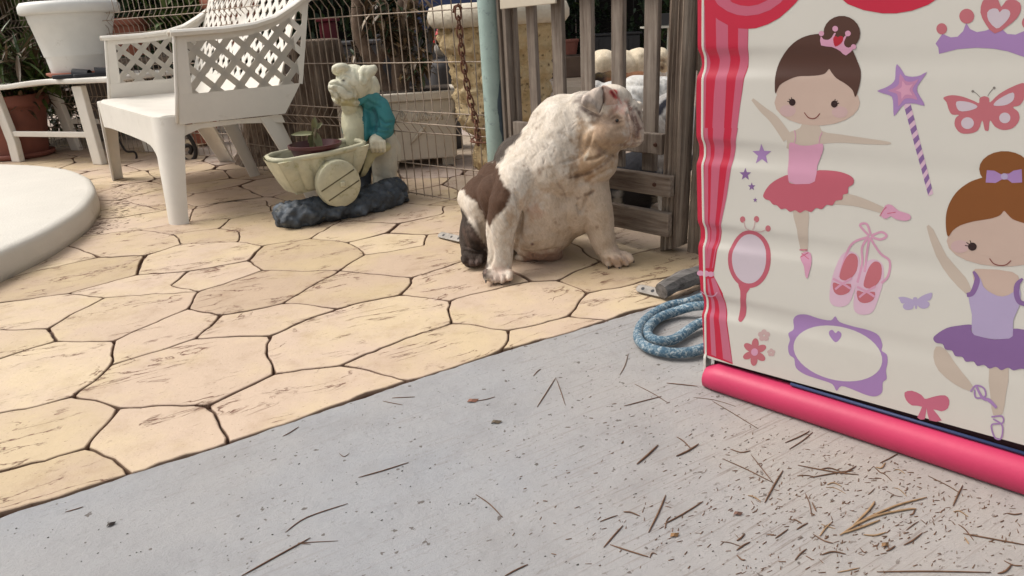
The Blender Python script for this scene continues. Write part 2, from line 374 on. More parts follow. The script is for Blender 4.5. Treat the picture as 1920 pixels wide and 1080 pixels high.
E_ = "b0-b1-b1b-b1c-b2-b3-b3b-b4-b5-b6-b7-b8-b9-n36o n1-b2 n1-w1-w1o-b1 n1-n2-n3-w3-w3o-w1o n2-n4-b3 n3-n5-n9-n10-w10-w10o-w3o n4-n6-n7-n8-n5 n10-n11-w11-w11o-w10o n11-n12-n13-w13-w13o-w11o n12-n16 n13-n14-n20-n15-n16-n17-n9 n20-n19-n21-n16 n17-n22-n8 n22-n23-n24-n21 n23-n25-n7 n25-n26-n27-n24 n26-n28-n29-n31-n6 n31-b4 n28-n30-n35-n34-n36-n36o n29-n32-b5 n32-n33-b6 n33-n34 n35-n37-n37a-n37o-n36o n37-n38-n40-n39-n30 n27-n39 n24-n41-n42-n43-n44-n19 n43-n45-n46-n47-n42 n47-n48-n49-n41 n48-n40 n46-n50-n51-n51b-n51c-n51d-n51e-n51f-n51o-n37o n51c-n38 n51e-n37a n51-n52-n53-n74 n45-n74-n66-n58 n44-n55-n56-n57-n58-n62 n55-n54-n59-n57 n54-n18-n14 n18-n63-n64-n64o-n65o n63-n65-n65o-w13o n59-n60-n61-n61o-n64o n60-n62-n67-n68-n70-n66 n67-n71-n72-n72o-n73o-n61o n71-n73-n73o".split()
adj = {}
for ch in E_:
    L = ch.split('-')
    for a, b in zip(L[:-1], L[1:]): adj.setdefault(a, set()).add(b); adj.setdefault(b, set()).add(a)
NW = {k: G(*v)[:2] for k, v in N.items()}
# drop dangling chains
ch_ = True
while ch_:
    ch_ = False
    for k in list(adj):
        if len(adj[k]) < 2:
            for q in adj[k]: adj[q].discard(k)
            del adj[k]; ch_ = True
order = {k: sorted(adj[k], key=lambda q: math.atan2(*(NW[q]-NW[k])[::-1])) for k in adj}
seen = set(); faces = []
for a in adj:
    for b in adj[a]:
        if (a, b) in seen: continue
        f = []; u, v = a, b
        while (u, v) not in seen:
            seen.add((u, v)); f.append(u); L = order[v]; k = L.index(u); u, v = v, L[(k-1) % len(L)]
        A = sum(NW[f[i-1]][0]*NW[f[i]][1]-NW[f[i]][0]*NW[f[i-1]][1] for i in range(len(f)))/2
        if A > 0: faces.append([NW[q] for q in f])
        else: outer = f
# far region: clipped cells beyond the traced border
top = ['n72o', 'n72', 'n71', 'n67', 'n68', 'n70', 'n66', 'n74', 'n53', 'n52', 'n51', 'n51b', 'n51c', 'n51d', 'n51e', 'n51f', 'n51o']
FP = [NW[k] for k in top]+[np.array(q) for q in [(2.2, 2.3), (3.6, 4.5), (4.6, 10.6), (-7.5, 10.6), (-6.0, 4.5), (-3.6, 3.3)]]
def clip(poly, mid, nrm):
    out = []; n = len(poly)
    for i in range(n):
        a, b = poly[i], poly[(i+1) % n]; da = (a-mid)@nrm; db = (b-mid)@nrm
        if da <= 0: out.append(a)
        if (da < 0 < db) or (db < 0 < da): out.append(a+(b-a)*(da/(da-db)))
    return out
rnd = random.Random(11); seeds = []
y = 2.2; r_ = 0
while y < 10.9:
    st = .34 if y < 4.4 else .58
    x = -7.6+(r_ % 2)*st*.5
    while x < 4.8:
        seeds.append(np.array([x+rnd.uniform(-.3, .3)*st, y+rnd.uniform(-.3, .3)*st])); x += st*1.15
    y += st*.8; r_ += 1
for s in seeds:
    if s[0] < -.9*s[1]-.9 or s[0] > .75*s[1]+.9: continue
    c = list(FP)
    for q in seeds:
        d = q-s
        if 1e-6 < d@d < 2.2: c = clip(c, (q+s)/2, d)
        if len(c) < 3: break
    if len(c) >= 3:
        A = abs(sum(c[i-1][0]*c[i][1]-c[i][0]*c[i-1][1] for i in range(len(c)))/2)
        if A > .012 : faces.append(c)
def stone(poly, k):
    P = [np.array(p, float) for p in poly]; out = []; n = len(P)
    A = sum(P[i-1][0]*P[i][1]-P[i][0]*P[i-1][1] for i in range(n))/2
    if A < 0: P.reverse()
    near = sum(p[1] for p in P)/n < 3.4
    step = .022 if near else .07
    for i in range(n):
        a, b = P[i], P[(i+1) % n]; L = np.linalg.norm(b-a); m_ = max(1, int(L/step))
        for j in range(m_): out.append(a+(b-a)*j/m_)
    out = [p+np.array([nz((p[0], p[1]), 9, 1)*.014+nz((p[0], p[1]), 38, 2)*.0075, nz((p[0], p[1]), 9, 3)*.014+nz((p[0], p[1]), 38, 4)*.0075]) for p in out]
    n = len(out)
    # soften corners
    for _ in range(1): out = [(out[i-1]+6*out[i]+out[(i+1) % n])/8 for i in range(n)]
    nr = []
    for i in range(n):
        t = out[(i+1) % n]-out[i-1]; t /= np.linalg.norm(t)+1e-9; nr.append(np.array([-t[1], t[0]]))
    def gap(p): return max(.0005, .0010+.0085*max(0, nz((p[0], p[1]), 3.1, 6)-.05)+.0014*nz((p[0], p[1]), 45, 8))
    r1 = [p+q*gap(p) for p, q in zip(out, nr)]; r2 = [p+q*(gap(p)+.0014) for p, q in zip(out, nr)]; r3 = [p+q*(gap(p)+.0038) for p, q in zip(out, nr)]
    vs = [(p[0], p[1], -.013) for p in r1]+[(p[0], p[1], -.0016) for p in r2]+[(p[0], p[1], 0) for p in r3]
    fs = []
    for L in (0, 1):
        fs += [(L*n+i, L*n+(i+1) % n, (L+1)*n+(i+1) % n, (L+1)*n+i) for i in range(n)]
    fs.append(tuple(2*n+i for i in range(n)))
    me = bpy.data.meshes.new('stone'); me.from_pydata(vs, [], fs); me.update()
    at = me.attributes.new('Edge', 'FLOAT', 'POINT'); at.data.foreach_set('value', [1.0]*n+[.55]*n+[0.0]*n)
    cx = sum(p[0] for p in out)/n; cy = sum(p[1] for p in out)/n
    inyard = cy > 3.95-.85*(cx+1.29)+.15 if cx < .6 else cy > 2.3
    link('stone', me, pave, M_stone_far if (inyard and cy > 3.2) else M_stone)
for k, f in enumerate(faces): stone(f, k)
print('STONES', len(faces), 'outer', len(outer))
# ------------------------------------------------------------------ round raised step at the left
M_step = pm('painted_cement_cream', (.60, .565, .505), .7, .05, 3, .5, 90, .004, dirt=(.44, .39, .33), dirt_amt=.0, dirt_s=5)
prof = [(1.835, -.01), (1.840, .03), (1.839, .075), (1.835, .088), (1.824, .097), (1.805, .100), (1.5, .101), (.5, .101)]
mb = MB(); mb.lathe((-3.508, 2.317, 0), prof, 128, wob=lambda q, z: 1+.002*math.sin(q*9)+.001*math.sin(q*31))
tag(mb.build('raised_step', M_step, smooth=True, base=(-3.508, 2.317, 0)), kind='structure')
# ------------------------------------------------------------------ common materials
M_plast = pm('white_plastic', (.69, .65, .585), .45, .06, 5, .08, 120, .001, dirt=(.52, .46, .38), dirt_amt=.03, dirt_s=9)
M_plast2 = pm('white_plastic_weathered', (.68, .67, .63), .5, .06, 7, .08, 120, .001, dirt=(.36, .32, .26), dirt_amt=.02, dirt_s=8)
M_terra = pm('terracotta', (.21, .072, .05), .75, .15, 6, .2, 80)
M_terra2 = pm('terracotta_light', (.34, .12, .075), .75, .15, 6, .2, 80)
M_soil = pm('soil', (.045, .03, .02), .95, .4, 40, .8, 70, .01)
M_wire = pm('rusty_galvanised_wire', (.30, .235, .18), .55, .35, 30, .1, 200, metal=.25)
M_rust = pm('rust', (.13, .05, .028), .8, .45, 60, .4, 200, .001, metal=.2)
M_iron = pm('black_iron', (.025, .02, .018), .5, .3, 30, .2, 120, metal=.4)
M_black = pm('black_rubber', (.018, .018, .022), .7, .2, 20, .2, 200)
M_woodv = wood('weathered_wood_upright', (.165, .130, .105), (.255, .215, .18), (75, 75, 4))
gdir = np.array([.684, -.729, 0]); gang = math.atan2(gdir[1], gdir[0])
M_woodr = wood('weathered_wood_rail', (.185, .14, .11), (.285, .235, .19), (5, 70, 70), (0, 0, -gang))
M_woodp = wood('deep_grained_post', (.17, .125, .095), (.33, .27, .215), (55, 55, 2.2), bump=1, bd=.012)
M_stump = wood('old_stump_wood', (.12, .082, .058), (.25, .195, .15), (26, 26, 2.5), bump=1, bd=.02)
# ------------------------------------------------------------------ white lattice garden chair (wide)
F1 = G(345, 416); cw = np.array([-.615, .79, 0.]); cd = np.array([.79, .615, 0.])
def CH3(a, d, z): return F1+cw*a+cd*d+np.array([0, 0, z])
W_ = 1.30
chair = root('garden_chair', tuple(F1+cw*.65+cd*.3), 'wide white plastic garden chair with diamond lattice arms and back', 'chair')
def clip2(poly, a, b, c):      # keep a*x+b*y<=c
    out = []; n = len(poly)
    for i in range(n):
        p, q = poly[i], poly[(i+1) % n]; dp = a*p[0]+b*p[1]-c; dq = a*q[0]+b*q[1]-c
        if dp <= 0: out.append(p)
        if (dp < 0 < dq) or (dq < 0 < dp): t = dp/(dp-dq); out.append((p[0]+(q[0]-p[0])*t, p[1]+(q[1]-p[1])*t))
    return out
def lattice(mb, region, to3, nrm, pitch=.1, bar=.024, th=.004, off=(0, 0)):
    """region: convex polygon (ccw) in the sheet's plane"""
    hp = []
    for i in range(len(region)):
        p, q = region[i], region[(i+1) % len(region)]; a, b = q[1]-p[1], -(q[0]-p[0]); hp.append((a, b, a*p[0]+b*p[1]))
    s = math.sqrt(.5); d0 = pitch*s
    for sg, tt in ((1, th), (-1, th*1.3)):
        for k in range(-40, 40):
            c = k*d0+off[0]*s+sg*off[1]*s      # s*x+sg*s*y=c
            quad = [(s*(c+e*bar/2)-sg*s*f*-3*1, 0) for e, f in ()]
            dx, dy = -sg*s, s; quad = []
            for e, f in ((-1, -3), (1, -3), (1, 3), (-1, 3)): quad.append((s*(c+e*bar/2)+dx*f, sg*s*(c+e*bar/2)+dy*f))
            A = sum(quad[i-1][0]*quad[i][1]-quad[i][0]*quad[i-1][1] for i in range(4))
            if A < 0: quad.reverse()
            for h in hp:
                quad = clip2(quad, *h)
                if len(quad) < 3: break
            if len(quad) >= 3: mb.prism([to3(*p)-nrm*tt/2 for p in quad], nrm*tt)
def armz(d): return float(np.interp(d, [0, .10, .30, .42, .52, .60, .68, .78], [.738, .737, .741, .750, .775, .815, .862, .93]))
def side(a0, sgn):
    """arm panel; a0 position across the chair"""
    t3 = lambda d, z: CH3(a0, d, z)
    mb = MB(); th = .006
    # solid strips round the lattice
    mb.prism([t3(.05, .395)-cw*th/2, t3(.50, .385)-cw*th/2, t3(.565, .47)-cw*th/2, t3(.59, .505)-cw*th/2, t3(.085, .507)-cw*th/2], cw*th)      # lower band
    mb.prism([t3(.085, .5075)-cw*th/2, t3(.135, .5072)-cw*th/2, t3(.155, .70)-cw*th/2, t3(.115, .735)-cw*th/2], cw*th)                           # front edge
    top = [(d, armz(d)) for d in (.1155, .2, .3, .4, .48, .55, .62, .70, .77)]
    for (d0, z0), (d1, z1) in zip(top[:-1], top[1:]):
        mb.prism([t3(d0, z0-.036)-cw*.0035, t3(d1, z1-.036)-cw*.0035, t3(d1, z1-.002)-cw*.0035, t3(d0, z0-.002)-cw*.0035], cw*.007)
    mb.prism([t3(.585, .505)-cw*.0025, t3(.60, .50)-cw*.0025, t3(.69, .86)-cw*.0025, t3(.66, .84)-cw*.0025], cw*.005)
    o1 = mb.build('arm_panel', M_plast, chair)
    lb = MB()
    bs_ = [(.13, .502, .708), (.22, .502, .704), (.32, .502, .708), (.42, .502, .722), (.52, .502, .748), (.592, .502, .786), (.66, .74, .83)]
    for (d0, lo0, hi0), (d1, lo1, hi1) in zip(bs_[:-1], bs_[1:]): lattice(lb, [(d0, lo0), (d1, lo1), (d1, hi1), (d0, hi0)], t3, cw, .1, .026, .0038, (.03, .02)); lb.build('arm_lattice', M_plast, chair)
    # rolled rail on top
    rb = MB(); ds = np.linspace(.095, .80, 26); n = len(ds)
    prof_ = [(-.026, -.012), (-.030, .002), (-.022, .010), (-.006, .0125), (.006, .0125), (.022, .010), (.030, .002), (.026, -.012), (.022, -.012), (.020, .003), (-.020, .003), (-.022, -.012)]
    vs = []; m_ = len(prof_)
    for d in ds:
        for (x, z) in prof_: vs.append(CH3(a0+x+sgn*.004, d, armz(d)+z))
    fs = [(i*m_+j, i*m_+(j+1) % m_, (i+1)*m_+(j+1) % m_, (i+1)*m_+j) for i in range(n-1) for j in range(m_)]+[tuple(range(m_)), tuple((n-1)*m_+j for j in range(m_))]
    rb.add(vs, fs); rb.build('armrest', M_plast, chair, autos=35)
    # front edge fold
    fb = MB(); fb.tube([CH3(a0, .055, .40), CH3(a0, .075, .50), CH3(a0, .11, .70), CH3(a0, .118, .738)], .008, 8); fb.build('arm_edge', M_plast, chair, smooth=True)
side(-.02, -1); side(W_+.02, 1)
# back
bd_ = lambda z: .47+.22*((z-.43)/.5)
back3 = lambda a, z: CH3(a, bd_(z), z)
mb = MB(); nb = np.array([*(cd*.92)[:2], -.39]); nb = nb/np.linalg.norm(nb)
lattice(mb, [(.03, .53), (1.27, .53), (1.27, .93), (.03, .93)], back3, nb, .085, .026, .0038)
mb.build('back_lattice', M_plast, chair)
mb = MB()
for a0, a1, z0, z1 in ((0, 1.3, .40, .53), (0.0, .035, .5305, .93), (1.265, 1.3, .5305, .93), (.0, 1.3, .9305, 1.0), (.62, .69, .5305, .93)):
    mb.prism([back3(a0, z0)-nb*.003, back3(a1, z0)-nb*.003, back3(a1, z1)-nb*.003, back3(a0, z1)-nb*.003], nb*.007)
mb.build('back_panel', M_plast, chair, bevel=.002)
# seat with rounded front lip
mb = MB(); ns = 14; na = 24; vs = []
for i in range(ns+1):
    d = -.012+.50*i/ns
    for j in range(na+1):
        a = W_*j/na; z = .432-.016*math.sin(math.pi*min(1, max(0, (d-.03)/.42)))*math.sin(math.pi*j/na)**.4 - (.012 if i == 0 else 0)
        rc = .105; dd_ = d+.014; am = rc-math.sqrt(max(0, rc*rc-(rc-min(rc, max(0, dd_)))**2)) if dd_ < rc else 0; a = min(max(a, am-.010), W_+.010-am); vs.append(CH3(a, d, z))
nv = len(vs); vs += [p-np.array([0, 0, .007]) for p in vs]; q = na+1
fs = []
for i in range(ns):
    for j in range(na): k = i*q+j; fs += [(k, k+1, k+q+1, k+q), (nv+k+q, nv+k+q+1, nv+k+1, nv+k)]
for j in range(na): fs += [(j+1, j, nv+j, nv+j+1), (ns*q+j, ns*q+j+1, nv+ns*q+j+1, nv+ns*q+j)]
for i in range(ns): fs += [(i*q, (i+1)*q, nv+(i+1)*q, nv+i*q), ((i+1)*q+na, i*q+na, nv+i*q+na, nv+(i+1)*q+na)]
mb.add(vs, fs); mb.build('seat', M_plast, chair, autos=40)
# front apron
pts = [(.10, .428), (1.20, .428), (1.20, .300), (1.18, .300), (1.0, .307), (.6, .309), (.3, .307), (.20, .300), (.145, .275), (.116, .24), (.106, .24), (.103, .33)]
mb = MB(); mb.prism([CH3(a, -.016, z) for a, z in pts], cd*.006); mb.build('front_apron', M_plast, chair, bevel=.0015)
# side aprons
for a0 in (-.006, W_):
    mb = MB(); mb.prism([CH3(a0, d, z) for d, z in [(.045, .3895), (.49, .3795), (.50, .345), (.44, .352), (.30, .366), (.14, .366), (.07, .345), (.03, .30), (.02, .30)]], cw*.006); mb.build('side_apron', M_plast, chair, bevel=.0015)
def leg(top, foot, front, left, wt=.108, wf=.064):
    """channel section leg: quarter round shell. front/left signs give the outer corner"""
    mb = MB(); n = 10; sec = 9; rings = []
    for i in range(n+1):
        t = i/n; a = top[0]+(foot[0]-top[0])*t; d = top[1]+(foot[1]-top[1])*t; z = .427*(1-t) if front else .38*(1-t)
        wd = (wt*(1-t)**1.5+wf*(1-(1-t)**1.5)); ring = []
        for (rr, fl) in ((1, 0), (.86, 1)):
            R = range(sec) if not fl else range(sec-1, -1, -1)
            for k in R:
                q = math.pi/2*k/(sec-1); x = wd*(1-math.sin(q)**1.0*rr)-.0; y = wd*(1-math.cos(q)*rr)
                x = wd-wd*rr*math.sin(q)**.8; y = wd-wd*rr*math.cos(q)**.8
                ring.append(CH3(a+left*x, d+(1 if front else -1)*y, z))
        rings.append(ring)
    m_ = len(rings[0]); vs = [p for r in rings for p in r]
    fs = [(i*m_+j, i*m_+(j+1) % m_, (i+1)*m_+(j+1) % m_, (i+1)*m_+j) for i in range(n) for j in range(m_)]+[tuple(range(m_)), tuple(n*m_+j for j in range(m_))]
    mb.add(vs, fs); mb.build('leg', M_plast, chair, autos=40)
leg((-.012, -.016), (-.045, -.055), True, 1); leg((W_+.012, -.016), (W_+.05, -.03), True, -1)
leg((-.012, .50), (-.03, .60), False, 1, .11, .07); leg((W_+.012, .50), (W_+.05, .64), False, -1, .11, .07)
leg((.66, .50), (.70, .60), False, 1, .10, .07)
# ------------------------------------------------------------------ side table
tb = root('side_table', tuple(G(120, 306)), 'small white plastic table with wavy edge, carrying the big white flower pot', 'table')
t0 = G(35, 303); t1 = G(188, 308); tdir = (t1-t0)/np.linalg.norm(t1-t0); tn = np.array([-tdir[1], tdir[0], 0]); TL = float(np.linalg.norm(t1-t0))
def T3(a, d, z): return t0+tdir*a+tn*d+np.array([0, 0, z])
mb = MB(); n = 40; a0, a1 = -.32, TL+.30; rings = []
def tz(a, d): return .495+.030*(.5-.5*math.cos(math.pi*min(1, max(0, (a-.0)/(TL*.75)))))
vs = []
for j in range(7):
    d = -.05+.62*j/6
    for i in range(n+1):
        a = a0+(a1-a0)*i/n; vs.append(T3(a, d+(.01*math.sin(a*14) if j == 0 else 0), tz(a, d)))
nv = len(vs); vs += [p-np.array([0, 0, .030]) for p in vs]; q = n+1; fs = []
for j in range(6):
    for i in range(n): k = j*q+i; fs += [(k, k+1, k+q+1, k+q), (nv+k+q, nv+k+q+1, nv+k+1, nv+k)]
for i in range(n): fs += [(i+1, i, nv+i, nv+i+1), (6*q+i, 6*q+i+1, nv+6*q+i+1, nv+6*q+i)]
for j in range(6): fs += [(j*q, (j+1)*q, nv+(j+1)*q, nv+j*q), ((j+1)*q+n, j*q+n, nv+j*q+n, nv+(j+1)*q+n)]
mb.add(vs, fs); mb.build('table_top', M_plast, tb, bevel=.006, autos=50)
for a_, dd, top_, k in ((0, 0, (-.032, .0), 1), (TL, 0, (-.006, .0), 1), (TL-.02, .42, (-.03, -.04), 0), (.02, .42, (-.03, -.04), 0)):
    mb = MB()
    if a_ == 0: pts = [T3(a_+top_[0], dd, .478), T3(a_+.012, dd, .13), T3(a_, dd, 0)]
    else: pts = [T3(a_+top_[0], dd+top_[1], .478), T3(a_-.0, dd, 0)]
    vs = []; m_ = len(pts)
    for p in pts:
        for x, y in ((-.042, -.02), (.042, -.02), (.042, .02), (-.042, .02)): vs.append(p+tdir*x+tn*y)
    fs = [(i*4+j, i*4+(j+1) % 4, (i+1)*4+(j+1) % 4, (i+1)*4+j) for i in range(m_-1) for j in range(4)]+[(0, 1, 2, 3), tuple((m_-1)*4+j for j in range(4))]
    mb.add(vs, fs); mb.build('leg', M_plast, tb, bevel=.006)
mb = MB(); mb.box(T3(TL/2, -.0, .185), TL-.05, .022, .034, tdir); mb.build('stretcher', M_plast, tb, bevel=.004)
mb = MB(); mb.box(T3(TL/2, .42, .205), TL-.05, .022, .034, tdir); mb.build('stretcher', M_plast, tb, bevel=.004)
# flower pot on it
pc = T3(TL*.62, .26, .529)
pcx = V(152, 139, 4.78); pcx[2] = tz(TL, 0)+.002; pc = pcx
sc = mpp(pc)
fp = root('flower_pot', tuple(pc), 'large empty white plastic flower pot with rolled rim standing on the side table', 'flower pot')
mb = MB(); k_ = sc; kr = sc*.84
mb.lathe(pc+np.array([0, 0, .022]), [(56*kr, 0), (62*kr, 27*k_), (64*kr, 28*k_), (64.5*kr, 30*k_), (80*kr, 84*k_), (81*kr, 85*k_), (82*kr, 90*k_), (86*kr, 104*k_), (78*kr, 100*k_), (60*kr, 32*k_), (52*kr, 10*k_)], 48)
mb.v = [(x-.0+.10*(z-pc[2]), y, z) for x, y, z in mb.v]; mb.build('pot_wall', M_plast2, fp, autos=50)
mb = MB(); mb.lathe(pc+np.array([0, 0, .022]), [(85*kr, 99*k_), (94*kr, 99.5*k_), (97*kr, 103*k_), (97*kr, 113*k_), (92*kr, 119*k_), (84*kr, 120*k_), (81*kr, 117*k_), (81*kr, 102*k_)], 48, closed=False); mb.v = [(x+.10*(z-pc[2]), y, z) for x, y, z in mb.v]; mb.build('rim', M_plast2, fp, smooth=True)
mb = MB(); mb.lathe(pc, [(60*kr, 0), (66*kr, 4*k_), (66*kr, 7*k_), (60*kr, 7*k_), (56*kr, 3*k_)], 40); mb.build('saucer', M_terra2, fp, smooth=True)
# rubber sandals
def sandal(px, py, Y, ang, lab, z):
    c = V(px, py, Y); c[2] = z; a = math.radians(ang); X = np.array([math.cos(a), math.sin(a), 0]); Yv = np.array([-X[1], X[0], 0])
    r = root('sandal', tuple(c), lab, 'sandal', 'pair of black sandals on the table')
    out = [(.13, 0), (.12, .035), (.07, .05), (0, .042), (-.07, .036), (-.12, .03), (-.13, 0), (-.12, -.03), (-.07, -.036), (0, -.036), (.07, -.045), (.12, -.035)]
    P = spline([c+X*x+Yv*y for x, y in out], 3, True); mb = MB(); mb.prism(P, (0, 0, .022)); mb.build('sole', M_black, r, bevel=.005)
    mb = MB(); n = 9; vs = []
    for j in range(5):
        for i in range(n):
            t = math.pi*i/(n-1); vs.append(c+X*(-.01+.022*j)+Yv*(-math.cos(t)*.045)+np.array([0, 0, .018+math.sin(t)*(.036-.003*j)]))
    mb.add(vs, [(j*n+i, j*n+i+1, (j+1)*n+i+1, (j+1)*n+i) for j in range(4) for i in range(n-1)]); mb.build('strap', M_black, r, smooth=True)
zt = tz(TL, 0)
sandal(142, 138, 4.44, 10, 'black rubber sandal on the white table, left one, in front of the big white pot', zt+.001)
sandal(182, 134, 4.46, 25, 'black rubber sandal on the white table, right one, beside the chair arm', zt+.001)
# ------------------------------------------------------------------ terracotta pots on the ground behind the table
def terrapot(name, c, r, h, mat, label, cat='plant pot', saucer=True, parent_plant=None, group=None, soil=True):
    rt = root(name, tuple(c), label, cat, group); c = np.array(c, float)
    mb = MB(); mb.lathe(c+np.array([0, 0, .02]), [(r*.66, 0), (r*.90, h*.80), (r*.9, h*.8), (r*.82, h*.8), (r*.6, .02)], 40); mb.build('pot_wall', mat, rt, autos=50)
    mb = MB(); mb.lathe(c+np.array([0, 0, .02]), [(r*.895, h*.79), (r*.97, h*.80), (r, h*.84), (r, h*.98), (r*.97, h), (r*.90, h), (r*.87, h*.96), (r*.83, h*.8)], 40, closed=False); mb.build('rim', mat, rt, smooth=True)
    if saucer: mb = MB(); mb.lathe(c, [(r*.72, 0), (r*.80, .012), (r*.82, .035), (r*.78, .038), (r*.7, .014)], 40); mb.build('saucer', mat, rt, smooth=True)
    if soil: mb = MB(); mb.lathe(c+np.array([0, 0, .02]), [(r*.86, h*.86), (r*.5, h*.9), (.001, h*.91)], 24, closed=False); mb.build('soil', M_soil, rt)
    return rt
c = V(42, 288, 4.95); c[2] = 0
terrapot('plant_pot', c, .25, .40, M_terra, 'big terracotta pot on a saucer on the paving behind the white table')
c = V(226, 70, 5.3)
SHELF = []
# ------------------------------------------------------------------ welded wire fence
def fence(A, B, label, name='wire_fence', zmax=1.15, skip=None, mat=None, zrow=None, x0=0):
    A = np.array(A, float); B = np.array(B, float); L = np.linalg.norm(B-A); ax = (B-A)/L; nn = np.array([ax[1], -ax[0], 0])
    if nn[1] > 0: nn = -nn
    rt = root(name, tuple((A+B)/2), label, 'fence'); n = int(L/.0505)
    fold = [(.012, 0), (.290, 0), (.333, .034), (.376, 0), (.80, 0), (.843, .034), (.886, 0), (zmax, 0)]
    lean = .0
    for i in range(n+1):
        p = A+ax*(i*.0505); j = nz((i*.7, x0), 1.3)*.006
        pts = [p+nn*(o-.02*0)+ax*(j*z+.002*nz((i, z*3), 1.7))+np.array([0, 0, z])+nn*lean*z for z, o in fold]
        mb = MB(); mb.tube(pts, .0024, 5, cap=False); mb.build('vertical_wire', M_wire, rt, smooth=True, fix=False)
    for z, o in ((.155, 0), (.290, 0), (.333, .034), (.376, 0), (.573, 0), (.765, 0), (.843, .034), (.886, 0), (1.05, 0), (.02, 0)):
        pts = []; m_ = int(L/.1)+1
        for k in range(m_+1):
            q = A+ax*(L*k/m_); pts.append(q+nn*(o+.0035)+np.array([0, 0, z+.006*nz((q[0], z*9), 2.1)]))
        mb = MB(); mb.tube(pts, .0027, 5, cap=False); mb.build('horizontal_wire', M_wire, rt, smooth=True, fix=False)
    return rt
fA = G(468, 320); fB = np.array([-.03, 2.715, 0]); fL = G(-40, 270); fM = G(462, 301)
fence(fA, fB, 'rusty welded wire fence panel with a folded row, running up to the teal post')
fence(fL, fM, 'wire fence panel behind the white table and chair', x0=5)
# ------------------------------------------------------------------ chain hanging on the fence
ch = root('chain', tuple(V(868, 20, 2.80)), 'rusty steel chain hanging down the wire fence beside the teal post', 'chain')
path = spline([V(858, 14, 2.76), V(862, 60, 2.765), V(869, 120, 2.77), V(880, 180, 2.76), V(893, 232, 2.73), V(896, 262, 2.70)], 12)
LL = [0]
for a, b in zip(path[:-1], path[1:]): LL.append(LL[-1]+np.linalg.norm(b-a))
def onpath(s): return np.array([np.interp(s, LL, [p[k] for p in path]) for k in range(3)])
s_ = 0; i = 0; lk = .040
while s_ < LL[-1]-.01:
    p = onpath(s_+lk/2); t = onpath(min(s_+lk, LL[-1]))-onpath(s_); t /= np.linalg.norm(t)
    e1 = np.array([1, .1, 0]) if i % 2 == 0 else np.array([.35, 1, 0]); e1 = e1-t*(e1@t); e1 /= np.linalg.norm(e1)
    ring = []
    for k in range(14):
        q = 2*math.pi*k/14; c_ = math.cos(q); sn = math.sin(q); ring.append(p+t*(.0155*sn+.0085*np.sign(sn)*min(1, abs(sn)*2))*1.0+e1*.0105*c_)
    mb = MB(); mb.tube(ring, .0034, 6, closed=True); mb.build('link', M_rust, ch, smooth=True, fix=False); s_ += lk*.80; i += 1
mb = MB(); mb.tube([V(850, 24, 2.77), V(852, 12, 2.765), V(860, 8, 2.76), V(866, 16, 2.76)], .004, 6); mb.build('hook', M_rust, ch, smooth=True)
knot = MB(); knot.tube(spline([V(886, 262, 2.7), V(896, 270, 2.68), V(903, 262, 2.70), V(893, 256, 2.72), V(884, 266, 2.69), V(925, 268, 2.66)], 6), .0035, 6); knot.build('tie_wire', M_rust, ch, smooth=True)
# ------------------------------------------------------------------ teal steel post
M_teal = pm('peeling_teal_paint', (.30, .40, .37), .5, .12, 9, .4, 60, .003, dirt=(.12, .15, .16), dirt_amt=.16, dirt_s=26)
g0 = np.array([-.015, 2.677, 0]); gpl = np.array([-gdir[1]*-1, 0, 0])
gn = np.array([gdir[1], -gdir[0], 0]); gn = gn if gn[1] < 0 else -gn       # towards the camera
def G3(a, o, z): return g0+gdir*a+gn*o+np.array([0, 0, z])
tp = root('fence_post', tuple(G3(.01, 0, 0)), 'round steel post in peeling pale teal paint at the hinge side of the gate', 'post')
mb = MB(); mb.lathe(G3(.0, .02, 0), [(.037, 0), (.036, .3), (.036, .7), (.036, 1.3)], 28); mb.build('tube', M_teal, tp, smooth=True)
pat = MB(); c0 = G3(.0, .02, 0)
n = 24; vs = []
av = math.atan2(-c0[1], -c0[0]-.0)
for i in range(n+1):
    z = .275+.24*i/n; wdt = .62*math.sin(math.pi*i/n)**.6*(1+.3*nz((i, 2), .4))
    for k in (0, 1, 2, 3): q = av+1.05-wdt*k/3; vs.append(c0+np.array([math.cos(q)*.0368, math.sin(q)*.0368, z]))
pat.add(vs, [(i*4+k, i*4+k+1, (i+1)*4+k+1, (i+1)*4+k) for i in range(n) for k in range(3)]); pat.build('bare_steel_patch', pm('bare_steel', (.085, .12, .15), .5, .2, 20), tp, smooth=True)
# ------------------------------------------------------------------ wooden gate
gt = root('wooden_gate', tuple(G3(.4, 0, 0)), 'weathered grey picket gate left slightly open behind the bulldog', 'gate')
def plank(name, a0, a1, z0, z1, o, th, mat, top=None, par=None, bev=.003, split=None):
    mb = MB(); pts = [G3(a0, o, z0), G3(a1, o, z0+(split or 0)), G3(a1+(top or 0), o, z1), G3(a0+(top or 0), o, z1)]
    mb.prism(pts, gn*th); return mb.build(name, mat, par or gt, bevel=bev)
# hinge stile: three ribs
for k, (a0, a1, o, th) in enumerate(((.044, .057, -.01, .030), (.0565, .072, -.014, .022), (.0725, .088, -.012, .032), (.0885, .101, -.03, .022))):
    plank('stile_board', a0, a1, .03, 1.25, o, th, M_woodv)
for a0, a1, sl in ((.172, .210, -.012), (.285, .332, -.004), (.408, .456, 0), (.535, .581, 0), (.657, .706, .004)):
    plank('picket', a0, a1, .245, 1.22, -.022, .020, M_woodv, top=sl)
